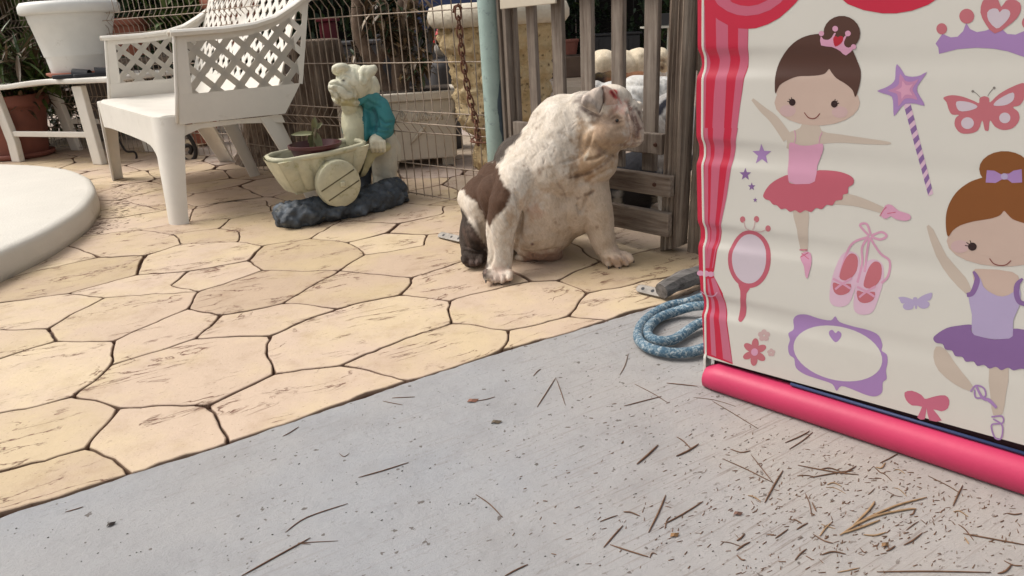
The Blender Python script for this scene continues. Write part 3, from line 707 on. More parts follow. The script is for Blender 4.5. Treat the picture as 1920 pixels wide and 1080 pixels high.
# latch post (deep grained) and its foot
mb = MB()
vs = []; nzv = 40; sec = [(-.0, 0), (.004, .03), (.012, .034), (.017, .027), (.024, .035), (.031, .028), (.038, .035), (.046, .029), (.053, .034), (.061, .030), (.066, .0), (.064, -.03), (.0, -.03)]
for i in range(nzv+1):
    z = 1.3*i/nzv
    for (a, o) in sec: vs.append(G3(.752+a+.018*z+.002*nz((a*80, z*3), 1), o+.003*nz((a*90, z*2), 1, 3), z*1.0+(.02*a/.06 if i == 0 else 0)))
m_ = len(sec); mb.add(vs, [(i*m_+j, i*m_+(j+1) % m_, (i+1)*m_+(j+1) % m_, (i+1)*m_+j) for i in range(nzv) for j in range(m_)]+[tuple(range(m_)), tuple(nzv*m_+j for j in range(m_))])
mb.build('latch_stile', M_woodp, gt)
plank('rail', .10, .750, .305, .368, .0005, .022, M_woodv, bev=.003)
plank('rail', .06, .807, .187, .252, .036, .026, M_woodr, bev=.004)
plank('rail', .06, .803, .060, .137, .036, .024, M_woodr, bev=.004)
plank('rail', .06, .80, .78, .86, .0, .026, M_woodr, bev=.004)
M_bolt = pm('rusty_bolt', (.10, .045, .03), .7, .4, 60, metal=.4)
for a, z, o in ((.752, .222, .062), (.725, .335, .023)):
    mb = MB(); c = G3(a, o, z); mb.tube([c, c+gn*.005], [.007, .005], 10); mb.build('bolt', M_bolt, gt, smooth=False)
sg = root('board_sign', tuple(G3(.215, .0, .8)), 'blank cream board fixed across the top of the picket gate', 'board')
mb = MB(); mb.prism([G3(.085, .032, .751), G3(.345, .032, .757), G3(.35, .032, .95), G3(.09, .032, .95)], gn*.008); mb.build('board', pm('cream_board', (.50, .44, .35), .6, .08, 8, .1, 60), sg, bevel=.002)
# square post that the gate closes on
gp = root('gate_post', tuple(G3(.87, -.03, 0)), 'weathered wooden post just behind the patterned panel at the latch side', 'post')
mb = MB(); vs = []
for i in range(31):
    z = 1.3*i/30
    for (a, o) in [(-.03, -.035), (-.03, 0), (-.018, .004), (-.004, -.002), (.012, .005), (.03, .0), (.032, -.035), (.0, -.06)]: vs.append(G3(.858+a+.018*z, o-.015, z))
mb.add(vs, [(i*8+j, i*8+(j+1) % 8, (i+1)*8+(j+1) % 8, (i+1)*8+j) for i in range(30) for j in range(8)]+[tuple(range(8)), tuple(240+j for j in range(8))]); mb.build('post_wood', M_woodp, gp)
# ------------------------------------------------------------------ stone urn behind the fence
M_coq = pm('coquina_stone', (.56, .41, .22), .9, .35, 14, 1.0, 38, .03, dirt=(.24, .15, .07), dirt_amt=.12, dirt_s=22)
def coq():
    M, t, b, tc = nodes('coquina_shell_stone'); ob = mapped(t, tc, (1, 1, 1))
    n = noiz(t, ob, 9, 6, .7); base = ramp(t, n.outputs['Fac'], [(.3, (.46, .32, .15)), (.5, (.66, .50, .28)), (.7, (.75, .62, .40))]).outputs[0]
    v = t.nodes.new('ShaderNodeTexVoronoi'); v.inputs['Scale'].default_value = 34; t.links.new(mixvec(t, ob, n), v.inputs['Vector'])
    pit = ramp(t, v.outputs['Distance'], [(.10, g3(1)), (.34, g3(0))]); g_ = noiz(t, ob, 17, 4, .7); pg = ramp(t, g_.outputs['Fac'], [(.46, g3(0)), (.56, g3(1))])
    pm2 = mixc(t, 1, pit.outputs[0], pg.outputs[0], 'MULTIPLY'); base = mixc(t, pm2.outputs[2], base, (.15, .085, .04)).outputs[2]
    t.links.new(base, b.inputs['Base Color']); b.inputs['Roughness'].default_value = .95
    inv = t.nodes.new('ShaderNodeInvert'); t.links.new(pm2.outputs[2], inv.inputs['Color']); b0 = bumpn(t, b, inv.outputs[0], .8, .012); bumpn(t, b, noiz(t, ob, 50, 6, .75).outputs['Fac'], .9, .02, b0); return M
def mixvec(t, ob, n):
    a = t.nodes.new('ShaderNodeVectorMath'); a.operation = 'MULTIPLY_ADD'; t.links.new(n.outputs['Color'], a.inputs[0]); a.inputs[1].default_value = (.05, .05, .05); t.links.new(ob.outputs[0], a.inputs[2]); return a.outputs[0]
M_coq = coq()
M_coq2 = pm('pale_stone_rim', (.56, .50, .40), .85, .12, 14, .8, 40, .01)
uc = np.array([.01, 3.62, 0])
ur = root('stone_planter', tuple(uc), 'tall rough yellow stone planter with a pale rounded rim, behind fence and gate', 'planter')
def wob(q, z): return 1+.05*nz((math.cos(q)*2, math.sin(q)*2, z*7), 1.6)+.05*nz((math.cos(q)*9, math.sin(q)*9, z*34), 1.5, 9)+.07*nz((math.cos(q)*4, math.sin(q)*4, z*14), 1.8, 3)
pz = [(.16, .0), (.17, .05), (.16, .12), (.15, .17), (.205, .20), (.235, .26), (.24, .33), (.245, .38), (.235, .42), (.255, .46), (.25, .52), (.265, .56), (.29, .60), (.295, .66), (.285, .695)]
pf = []
for (a, b) in zip(pz[:-1], pz[1:]):
    for k in range(4): t = k/4; pf.append((a[0]*(1-t)+b[0]*t, a[1]*(1-t)+b[1]*t))
pf.append(pz[-1])
mb = MB(); mb.lathe(uc, pf, 96, wob=wob); mb.build('bowl', M_coq, ur, smooth=True)
mb = MB(); mb.lathe(uc, [(.27, .69), (.325, .695), (.342, .72), (.345, .75), (.33, .785), (.28, .795), (.24, .79), (.22, .75)], 96, wob=lambda q, z: 1+.012*nz((math.cos(q)*3, math.sin(q)*3, z*9), 2)); mb.build('rim', M_coq2, ur, smooth=True)
mb = MB(); mb.lathe(uc, [(.23, .76), (.1, .77), (.001, .775)], 24, closed=False); mb.build('soil', M_soil, ur)
for k, (px, py, r) in enumerate(((972, 132, 10), (912, 150, 12), (960, 175, 9), (925, 95, 10))):
    mb = MB(); blob(mb, px, py, 3.36, r, r*1.1, .03); me = melt(mb, .01, 2); link('stone_boss', me, ur, M_coq, True)
# ------------------------------------------------------------------ old tree stump
sm = root('tree_stump', (-.98, 3.98, 0), 'old grey split tree stump standing behind the wire fence', 'stump')
mb = MB()
def swob(q, z): return 1+.10*math.sin(q*3+1)+.16*nz((math.cos(q)*2.2, math.sin(q)*2.2, z*.8), 1.4)+.05*nz((math.cos(q)*9, math.sin(q)*9, z*1.2), 1.4, 5)
pfl = [(.27, -.01), (.23, .06), (.19, .16), (.165, .28), (.15, .42), (.14, .55), (.132, .64), (.125, .665), (.10, .672), (.05, .66)]
pf = []
for a, b in zip(pfl[:-1], pfl[1:]):
    for k in range(4): t = k/4; pf.append((a[0]*(1-t)+b[0]*t, a[1]*(1-t)+b[1]*t))
mb.lathe((-.99, 4.0, 0), pf, 80, wob=swob); mb.build('trunk', M_stump, sm, smooth=True)
sm2 = root('tree_stump', (-1.42, 4.35, 0), 'lower dark tree stump seen beneath the chair seat, left of the tall stump', 'stump')
mb = MB(); mb.lathe((-1.40, 4.3, 0), [(r*1.0, z*.72) for r, z in pf], 80, wob=lambda q, z: swob(q+2, z+.7)); mb.build('trunk', M_stump, sm2, smooth=True)
# ------------------------------------------------------------------ cement trough planter
M_trough = pm('cream_cement_trough', (.60, .54, .45), .85, .08, 8, .5, 30, .006, dirt=(.36, .30, .22), dirt_amt=-.05, dirt_s=9)
tr = root('trough_planter', (-.45, 3.85, 0), 'long cream cement trough with a faint cast relief, behind the statue and the fence', 'planter')
ta = V(728, 322, 3.68); tb_ = V(862, 306, 3.72); ta[2] = tb_[2] = 0; td = (tb_-ta)/np.linalg.norm(tb_-ta); tnn = np.array([-td[1], td[0], 0]); TLn = float(np.linalg.norm(tb_-ta))
def T4(a, d, z): return ta+td*a+tnn*d+np.array([0, 0, z])
mb = MB(); A0 = -.22
mb.prism([T4(A0, 0, .045), T4(TLn-.01, 0, .045), T4(TLn+.0, -.005, .35), T4(A0, -.005, .35)], tnn*.34)
o = mb.build('trough_wall', M_trough, tr, bevel=.008)
mb = MB(); mb.prism([T4(A0-.01, -.022, .3505), T4(TLn+.012, -.022, .3505), T4(TLn+.012, -.022, .392), T4(A0-.01, -.022, .392)], tnn*.375); mb.build('rim', M_trough, tr, bevel=.006)
for a in (A0+.05, TLn-.06):
    mb = MB(); mb.box(T4(a, .17, .0225), .06, .26, .045, td); mb.build('foot', M_trough, tr)
mb = MB(); mb.tube([T4(.13, -.006, .13), T4(.20, -.009, .2), T4(.22, -.009, .22)], [.004, .011, .004], 8)
mb.build('relief', M_trough, tr, smooth=True); mb = MB()
for k in range(26):
    t = rnd.random(); mb.tube([T4(.02+.36*t, -.002, .27+rnd.uniform(-.02, .03)), T4(.02+.36*t+rnd.uniform(-.02, .02), -.006, .27+rnd.uniform(-.03, .03)), T4(.02+.36*t+.01, -.002, .25)], .006, 6)
mb.build('scallop_relief', M_trough, tr, smooth=True)['kind'] = 'stuff'
mb = MB(); mb.box(T4((A0+TLn)/2, .17, .394), TLn-A0-.03, .31, .003, td); mb.build('soil', M_soil, tr)
# ------------------------------------------------------------------ printed plastic panel
P1 = G(1312, 728); P2 = G(1920, 933); pu = (P2-P1); pu /= np.linalg.norm(pu); pn = np.array([pu[1], -pu[0], 0]); pn = pn if pn[1] < 0 else -pn
PO = P1-pn*.028
ppl = plane(PO, pu)
def uz(x, y): p = ppl(x, y); return float((p-PO)@pu), float(p[2])
GR = [uz(1306, 118)[1], uz(1303, 282)[1], uz(1303, 437)[1], uz(1306, 566)[1]]
def relief(u, z):
    zi = math.floor(z/.003)*.003; t = (z-zi)/.003; return relief0(u, zi)*(1-t)+relief0(u, zi+.003)*t
def relief0(u, z):
    d = 0
    for k, g in enumerate(GR):
        zz = z-g-.10*max(0, u)*(.35 if k > 1 else .05); fall = math.exp(-max(0, u)/(.10 if k < 2 else .14))
        q = zz/.020; d -= .0040*fall*math.exp(-q**4) if abs(q) < 2 else 0
        d -= .0012*math.exp(-(zz/.016)**2)*math.exp(-max(0, u)/.5)
    if z < .075+.0: d -= 0
    d += .0008*nz((u, z), 5)+.0018*nz((u, z), 1.6, 4)
    return d
def left_u(z):
    """wavy left edge: photo outline"""
    return float(np.interp(z, [.0, .06, .47, .73, .9, 1.2], [-.0, -.003, -.0315, -.043, -.05, -.06]))
def PP(u, z, o=0): 
    e = 0
    for g in GR: e += .0032*math.exp(-((z-g)/.019)**4)*math.exp(-max(0, (u-left_u(z)))/.05)
    return PO+pu*(u+e)+pn*(relief(u, z)+o)+np.array([0, 0, z])
panel = root('printed_panel', tuple(PO+pu*.3), 'large cream plastic play panel printed with ballerinas, wands and pink curtain, over a pink bar', 'play panel')
M_pan = pm('cream_moulded_plastic', (.55, .525, .475), .32, .03, 3, .06, 20, .002, dirt=(.36, .33, .28), dirt_amt=-.1, dirt_s=5)
zb = lambda u: float(np.interp(u, [-.05, 0, .532, 1.2], [.056, .057, .072, .085]))
mb = MB(); us = list(np.linspace(0, .30, 46))+list(np.linspace(.31, .84, 30)); nzz = 0; ZZ = None; vs = []
zrows = [k*.003 for k in range(20, 268)]; nzz = len(zrows)
for i in range(nzz+1):
    for u_ in us:
        z0 = zb(u_); z = z0 if i == 0 else max(z0+.0001*i, zrows[i-1]); vs.append(PP(left_u(z)+u_, z))
q = len(us); mb.add(vs, [(i*q+j, i*q+j+1, (i+1)*q+j+1, (i+1)*q+j) for i in range(nzz) for j in range(q-1)]); mb.build('sheet', M_pan, panel, smooth=True, fix=False)
# rounded left edge flange, running down to the ground
mb = MB(); vs = []; zs = np.linspace(.0, .801, 150)
fl = [(.0005, .0006), (-.003, .0015), (-.0055, -.001), (-.007, -.006), (-.012, -.014), (-.0145, -.030), (-.0145, -.05)]
for z in zs:
    p0 = PP(left_u(z), max(z, .0), 0)
    ex = .004 if z < .06 else 0
    for du, dn in fl: vs.append(p0+pu*du+pn*(dn+ex))
q = len(fl); mb.add(vs, [(i*q+j, (i+1)*q+j, (i+1)*q+j+1, i*q+j+1) for i in range(len(zs)-1) for j in range(q-1)]); mb.build('edge_flange', M_pan, panel, smooth=True, fix=False)
mb = MB(); vs = []
for z in (0.02, .80):
    for u_ in (-.01, .84): vs.append(PO+pu*(u_+left_u(z))-pn*.05+np.array([0, 0, z]))
mb.add(vs, [(0, 1, 3, 2)]); mb.build('back_sheet', M_pan, panel)
# pink bar and the blue rod behind it
M_pinkbar = pm('pink_bar_plastic', (.48, .035, .10), .45, .08, 6, .25, 30, .002, spec=.4, dirt=(.35, .08, .12), dirt_amt=-.02, dirt_s=14)
mb = MB(); ub = np.linspace(.0, .86, 40); vs = []; sec = [(-.026, .004), (-.026, .042), (-.016, .048), (.0, .0495), (.013, .046), (.022, .037), (.026, .026), (.025, .013), (.020, .002), (.012, -.002)]
for u_ in ub:
    s = 1+.08*min(1, u_/.5)+.012*nz((u_, 3), 9); cl = min(1, (u_/.012)+.78) if u_ < .012 else 1
    for (n_, z) in sec: vs.append(PO+pu*u_+pn*(n_*s*cl+.002)+np.array([0, 0, z*s*(cl if z > .02 else 1)]))
m_ = len(sec); mb.add(vs, [(i*m_+j, i*m_+(j+1) % m_, (i+1)*m_+(j+1) % m_, (i+1)*m_+j) for i in range(39) for j in range(m_)]+[tuple(range(m_)), tuple(39*m_+j for j in range(m_))])
mb.build('bottom_bar', M_pinkbar, panel, smooth=True, autos=50)
mb = MB(); mb.tube([PO+pu*.17+pn*.001+np.array([0, 0, .0560]), PO+pu*.62+pn*.001+np.array([0, 0, .0590])], .0030, 8); mb.build('blue_rod', pm('blue_rod', (.02, .035, .10), .6, .2), panel, smooth=True)
mb = MB(); mb.prism([PO+pu*u_-pn*.022+np.array([0, 0, z]) for u_, z in ((.004, .03), (.83, .03), (.83, .13), (.004, .10))], -pn*.01); mb.build('gap_shade_strip', pm('gap_shade_dark', (.06, .03, .035), .6, .2), panel)  # dark strip added behind the gap, its colour stands in for shade
# ---- flat print
PC = dict(crim=(.50, .013, .045), rose=(.50, .105, .17), rose2=(.50, .13, .20), pink=(.60, .30, .42), lpink=(.62, .42, .52), coral=(.47, .135, .16), brown=(.075, .030, .020), gin=(.205, .065, .010), skin=(.52, .385, .32), faint=(.50, .415, .345), dark=(.022, .006, .006), lil=(.34, .20, .42), purp=(.215, .115, .285), lav=(.40, .33, .50), plum=(.15, .075, .19), mouth=(.18, .03, .025), tutu=(.47, .10, .14), white=(.55, .47, .52), grey=(.2, .18, .16), outl=(.17, .03, .035), cream=(.555, .53, .48), star=(.48, .22, .36), faintp=(.52, .36, .35), red=(.42, .012, .03), dcor=(.30, .07, .085), dpurp=(.12, .06, .17))
PM = {}
for k, c in PC.items():
    c = tuple(x*.9 for x in c) if k != 'cream' else c
    M = pm('print_'+k, c, .34, .03, 12, .03, 20); PM[k] = M
class Motif:
    def __init__(s, name): s.name = name; s.bm = bmesh.new(); s.mats = []; s.n = 0
    def poly(s, pts, mat, layer=1, sm=0):
        if sm: pts = spline(pts, sm, True)
        if mat not in s.mats: s.mats.append(mat)
        b = bmesh.new(); vs = []
        for p in pts:
            u, z = uz(p[0], p[1]); vs.append(b.verts.new((u, 0, z)))
        try: b.faces.new(vs)
        except ValueError: b.free(); return s
        b.normal_update(); bmesh.ops.triangulate(b, faces=b.faces[:], ngon_method='EAR_CLIP')
        umin = min(v.co.x for v in b.verts); umax = max(v.co.x for v in b.verts); zmin = min(v.co.z for v in b.verts); zmax = max(v.co.z for v in b.verts)
        st = .003 if umin < .2 else .012
        z = math.ceil(zmin/st)*st
        while z < zmax: bmesh.ops.bisect_plane(b, geom=b.verts[:]+b.edges[:]+b.faces[:], plane_co=(0, 0, z), plane_no=(0, 0, 1)); z += st
        st = .02 if umin < .2 else .06; u = math.ceil(umin/st)*st
        while u < umax: bmesh.ops.bisect_plane(b, geom=b.verts[:]+b.edges[:]+b.faces[:], plane_co=(u, 0, 0), plane_no=(1, 0, 0)); u += st
        s.n += 1
        mp = {}
        for v in b.verts: mp[v.index if v.index >= 0 else id(v)] = None
        b.verts.index_update(); new = [s.bm.verts.new(tuple(PP(v.co.x, v.co.z, .0002+.00010*layer+.000002*s.n))) for v in b.verts]
        for f in b.faces:
            nf = s.bm.faces.new([new[v.index] for v in f.verts]); nf.material_index = s.mats.index(mat); nf.smooth = True
            nf.normal_update()
            if nf.normal @ Vector(pn) < 0: nf.normal_flip()
        b.free(); return s
    def stroke(s, pts, w, mat, layer=1, n=5, ends=True):
        P = spline(pts, n); L = []; Rr = []
        N_ = len(P)
        for i, p in enumerate(P):
            t = P[min(i+1, N_-1)]-P[max(i-1, 0)]; t = t/(np.linalg.norm(t)+1e-9); nn_ = np.array([-t[1], t[0]])
            ww = w if not isinstance(w, (tuple, list)) else float(np.interp(i/(N_-1), np.linspace(0, 1, len(w)), w))
            L.append(p+nn_*ww/2); Rr.append(p-nn_*ww/2)
        for i in range(0, N_-1, 6):
            j = min(N_-1, i+6); s.poly(L[i:j+1]+Rr[i:j+1][::-1], mat, layer)
        return s
    def oval(s, x, y, rx, ry, mat, layer=1, ang=0, n=22):
        a = math.radians(ang); return s.poly([(x+rx*math.cos(t)*math.cos(a)-ry*math.sin(t)*math.sin(a), y+rx*math.cos(t)*math.sin(a)+ry*math.sin(t)*math.cos(a)) for t in [2*math.pi*k/n for k in range(n)]], mat, layer)
    def done(s):
        me = bpy.data.meshes.new(s.name); s.bm.to_mesh(me); s.bm.free(); link(s.name, me, panel, [PM[m] for m in s.mats])
def c5(L): return [(1280+x/2, y/2) for x, y in L]
def c6(L): return [(1280+x/2, 400+y/2) for x, y in L]
def c1(L): return [(1400+x/4.5, 20+y/4.5) for x, y in L]
def c2(L): return [(1640+x/3.857, y/3.857) for x, y in L]
def c3(L): return [(1720+x/3.6, 260+y/3.6) for x, y in L]
def c4(L): return [(1280+x/4.5, y/4.5) for x, y in L]
# curtain
m_ = Motif('printed_curtain')
m_.poly(c4([(128, -300), (560, -300), (556, 250), (550, 440), (545, 560), (520, 660), (500, 800), (480, 930), (462, 1080)])+c5([(185, 600), (165, 720), (150, 800), (135, 900), (118, 1015), (112, 1025)])+c6([(150, 300), (168, 420), (188, 566), (150, 552), (80, 528), (78, 480), (72, 380), (66, 260), (62, 230)])+c5([(62, 1015), (58, 900), (56, 800), (52, 600), (52, 330)])+c4([(122, 640), (140, 540), (128, 430)]), 'crim', 1)
for L, Rr in (([(165, -300), (165, 60), (165, 440), (182, 520), (165, 640), (163, 860), (160, 1080)], [(185, -300), (190, 100), (195, 440), (212, 530), (200, 640), (196, 860), (190, 1080)]),
              ([(282, -300), (282, 190), (285, 440), (295, 510), (280, 640), (265, 800), (252, 1080)], [(385, -300), (384, 220), (385, 440), (388, 510), (372, 640), (362, 860), (350, 1080)]),
              ([(470, -300), (470, 245), (468, 440), (474, 510), (452, 640), (430, 860), (410, 1080)], [(556, -300), (554, 245), (547, 440), (546, 530), (518, 640), (490, 860), (462, 1080)])):
    m_.poly(c4(L+Rr[::-1]), 'rose', 2)
for L, Rr in (([(80, 480), (82, 620), (78, 780), (80, 920), (84, 1005)], [(95, 480), (96, 620), (96, 780), (94, 920), (90, 1005)]), ([(115, 480), (108, 620), (104, 780), (96, 920), (88, 1005)], [(158, 480), (140, 620), (128, 780), (116, 900), (100, 1005)]), ([(185, 480), (170, 600), (152, 740), (130, 880), (110, 1005)], [(208, 480), (186, 600), (165, 740), (136, 880), (114, 1005)])):
    m_.poly(c5(L+Rr[::-1]), 'rose', 2)
for L, Rr in (([(92, 245), (98, 330), (104, 450), (108, 530)], [(98, 245), (110, 330), (120, 440), (126, 538)]), ([(106, 245), (125, 330), (140, 430), (152, 545)], [(120, 240), (150, 320), (166, 430), (186, 560)])):
    m_.poly(c6(L+Rr[::-1]), 'rose2', 2)
m_.poly(c4([(128, -300), (1100, -300), (1020, -60), (960, 20), (900, 80), (820, 150), (720, 205), (620, 238), (550, 243), (450, 238), (390, 215), (300, 165), (220, 90), (180, 40), (128, 20)]), 'crim', 3, 0)
m_.poly(c4([(240, -300), (250, -40), (300, 40), (380, 95), (460, 125), (540, 134), (640, 122), (740, 85), (830, 20), (900, -60), (940, -300)]), 'rose', 4)
m_.poly(c4([(330, -300), (350, -60), (420, 20), (490, 45), (560, 52), (640, 38), (720, 0), (790, -70), (820, -300)]), 'crim', 5)
m_.poly(c5([(560, -150), (590, -10), (620, 15), (680, 38), (750, 50), (800, 50), (860, 40), (920, 18), (960, -8), (1010, -60), (1060, -150)]), 'crim', 3)
m_.poly(c5([(620, -150), (680, -60), (780, -22), (870, -60), (940, -150)]), 'rose', 4)
m_.oval(1313, 512, 6, 5, 'pink', 4); m_.oval(1323, 513, 7, 6, 'pink', 5); m_.oval(1333, 514, 6, 5, 'pink', 4)
m_.stroke(c6([(66, 292), (90, 310), (115, 310), (130, 296)]), 2.2, 'pink', 4)
m_.done()
# first dancer
m_ = Motif('printed_dancer')
m_.stroke(c5([(262, 372), (300, 410), (345, 450), (395, 520)]), (5, 12, 17, 20), 'faint', 1)
m_.poly(c5([(395, 500), (440, 480), (460, 440), (510, 440), (522, 490), (600, 505), (700, 520), (775, 532), (770, 542), (680, 540), (600, 535), (525, 540), (520, 560), (400, 560), (392, 540)]), 'faint', 1, 3)
m_.poly(c5([(412, 780), (470, 780), (470, 860), (466, 940), (440, 940), (428, 860)]), 'faint', 1, 2)
m_.stroke(c5([(560, 740), (640, 752), (700, 770), (760, 792)]), (26, 20, 16, 11), 'faint', 1)
m_.oval(1280+505/2, 385/2, 80, 43, 'skin', 2); m_.oval(1280+500/2, 345/2, 74, 50, 'skin', 3)
m_.oval(1280+395/2, 415/2, 15, 11, 'faintp', 4); m_.oval(1280+590/2, 420/2, 15, 11, 'faintp', 4)
m_.poly(c1([(245, 700), (240, 600), (255, 480), (310, 370), (400, 270), (500, 215), (610, 195), (700, 200), (800, 240), (885, 320), (930, 420), (960, 500), (962, 580), (945, 660), (918, 728), (895, 670), (840, 620), (760, 570), (715, 520), (694, 492), (660, 530), (600, 545), (520, 550), (430, 555), (350, 585), (280, 630)]), 'brown', 5, 3)
m_.oval(1400+805/4.5, 20+190/4.5, 155/4.5, 147/4.5, 'brown', 6)
m_.poly(c1([(628, 215), (650, 240), (690, 245), (720, 225), (740, 190), (755, 190), (738, 235), (760, 262), (790, 260), (830, 215), (850, 205), (825, 260), (830, 295), (860, 312), (895, 300), (908, 315), (838, 378), (790, 340), (720, 305), (630, 292)]), 'pink', 7, 2)
for x, y, r in ((634, 192, 22), (750, 152, 24), (857, 192, 24), (904, 304, 22)): m_.oval(1400+x/4.5, 20+y/4.5, r/4.5, r/4.5, 'pink', 8)
m_.poly(c1([(750, 303), (735, 265), (735, 228), (755, 212), (772, 225), (790, 212), (815, 220), (815, 250), (795, 280)]), 'red', 8, 2)
for x, sx in ((387, -1), (741, 1)):
    y = 772 if sx < 0 else 787; m_.oval(1400+x/4.5, 20+y/4.5, 6.2, 6.6, 'dark', 6)
    for dx, dy in ((-42, -8), (-28, -28), (-8, -42)): m_.stroke(c1([(x-sx*-1*0, y), (x+(dx if sx < 0 else -dx), y+dy)]), 1.5, 'dark', 6)
m_.stroke(c1([(488, 858), (520, 898), (556, 910), (590, 900), (620, 866)]), 1.6, 'mouth', 6)
m_.poly(c5([(400, 540), (415, 535), (440, 545), (480, 545), (525, 538), (525, 570), (505, 620), (496, 680), (450, 690), (398, 680), (396, 600)]), 'pink', 5, 2)
m_.stroke(c5([(420, 488), (424, 515), (418, 540)]), 1.6, 'pink', 4); m_.stroke(c5([(524, 496), (515, 515), (512, 542)]), 1.6, 'pink', 4)
sk = [(496, 642), (560, 640), (610, 650), (640, 668), (640, 690), (622, 702), (620, 724), (602, 730), (598, 748), (575, 752), (562, 770), (540, 768), (522, 784), (500, 780), (482, 795), (460, 788), (440, 798), (422, 788), (402, 794), (386, 782), (368, 784), (354, 770), (338, 766), (326, 752), (310, 746), (302, 732), (320, 700), (350, 675), (398, 655), (400, 685), (450, 690), (496, 680)]
m_.poly(c5(sk), 'tutu', 4, 3)
m_.poly(c5([(745, 810), (760, 770), (785, 768), (810, 790), (850, 802), (855, 820), (835, 828), (800, 822), (780, 810), (765, 820)]), 'pink', 5, 2)
m_.stroke(c5([(740, 810), (752, 790), (765, 775)]), 1.5, 'rose', 6); m_.stroke(c5([(768, 800), (800, 795)]), 1.5, 'rose', 6)
m_.poly(c5([(440, 965), (455, 945), (478, 950), (483, 985), (475, 1020), (468, 1044), (460, 1035), (455, 1000), (448, 985)]), 'pink', 5, 2)
m_.stroke(c5([(436, 938), (466, 938)]), 2, 'rose', 6); m_.stroke(c5([(440, 965), (470, 948)]), 1.6, 'rose', 6); m_.stroke(c5([(444, 950), (472, 972)]), 1.4, 'rose', 6)
m_.done()
# second dancer
m_ = Motif('printed_dancer')
m_.poly(c5([(915, 850), (940, 860), (990, 960), (1060, 1040), (1080, 1080), (1085, 1110), (1060, 1100), (1000, 1040), (950, 960)]), 'faint', 1, 2)
m_.poly(c3([(370, 900), (440, 880), (640, 900), (690, 960), (660, 1060), (560, 1085), (420, 1040)]), 'skin', 1, 2)
m_.oval(1882, 452, 107, 48, 'skin', 2); m_.oval(1882, 425, 102, 58, 'skin', 3)
m_.oval(1800, 462, 17, 12, 'faintp', 4)
hl = [(207, 660), (193, 590), (197, 500), (225, 420), (275, 350), (350, 295), (420, 268), (520, 240), (585, 236)]
hr = [(1170-x, y+8) for x, y in hl[::-1][1:]]
fr = [(930, 640), (860, 590), (780, 585), (690, 560), (640, 540), (605, 505), (585, 487), (560, 515), (510, 535), (440, 548), (370, 560), (290, 585), (240, 620)]
m_.poly(c3(hl+hr+fr), 'gin', 5, 3)
m_.oval(1720+590/3.6, 260+205/3.6, 172/3.6, 122/3.6, 'gin', 6)
m_.poly(c3([(470, 212), (520, 215), (565, 240), (590, 235), (620, 235), (650, 215), (705, 205), (708, 295), (640, 298), (610, 275), (570, 275), (530, 298), (462, 295)]), 'lil', 7, 0)
m_.oval(1720+588/3.6, 260+254/3.6, 6.5, 6, 'lav', 8)
m_.oval(1720+372/3.6, 260+728/3.6, 8.2, 7.6, 'dark', 6)
for dx, dy in ((-50, -8), (-40, -28), (-16, -42)): m_.stroke(c3([(372, 728), (372+dx, 728+dy)]), 1.6, 'dark', 6)
m_.oval(1964, 466, 8.2, 7.6, 'dark', 6)
m_.stroke(c3([(488, 808), (515, 842), (560, 856), (600, 850), (633, 822)]), 1.7, 'mouth', 6)
m_.poly(c6([(1070, 300), (1100, 285), (1115, 240), (1128, 275), (1160, 300), (1200, 312), (1240, 295), (1255, 262), (1268, 300), (1262, 350), (1240, 400), (1238, 460), (1205, 470), (1160, 470), (1110, 460), (1085, 445), (1085, 380)]), 'lav', 5, 2)
for L in ([(1090, 218), (1104, 245), (1098, 275), (1085, 300), (1066, 306)], [(1275, 245), (1256, 265), (1252, 300), (1262, 330), (1285, 340)]): m_.stroke(c6(L), (4, 11, 10, 8), 'purp', 6)
sk = [(1085, 418), (1040, 420), (990, 430), (950, 455), (940, 470), (950, 485), (975, 490), (985, 510), (1010, 515), (1022, 535), (1048, 538), (1062, 556), (1090, 555), (1105, 572), (1130, 568), (1150, 582), (1175, 575), (1195, 588), (1220, 578), (1240, 588), (1270, 582), (1300, 586), (1340, 575), (1380, 560), (1400, 540), (1410, 500), (1370, 460), (1300, 440), (1240, 432), (1238, 460), (1205, 470), (1150, 470), (1085, 445)]
m_.poly(c6(sk), 'purp', 4, 3)
m_.poly(c6([(950, 500), (985, 510), (1020, 560), (1060, 610), (1090, 650), (1075, 665), (1020, 640), (960, 590), (940, 540)]), 'faint', 1, 2)
m_.poly(c6([(1150, 575), (1222, 580), (1212, 680), (1200, 750), (1165, 755), (1155, 690)]), 'faint', 1, 2)
m_.stroke(c6([(1080, 668), (1100, 645), (1130, 655), (1135, 685), (1100, 690), (1095, 660)]), 3.2, 'lil', 5); m_.stroke(c6([(1100, 645), (1125, 690), (1150, 700), (1178, 728)]), (4, 5, 7, 5), 'lil', 6)
m_.stroke(c6([(1158, 762), (1198, 760), (1200, 785), (1162, 790), (1160, 810), (1172, 840), (1192, 845), (1200, 820), (1196, 790), (1165, 770)]), 3.0, 'lil', 5)
m_.done()
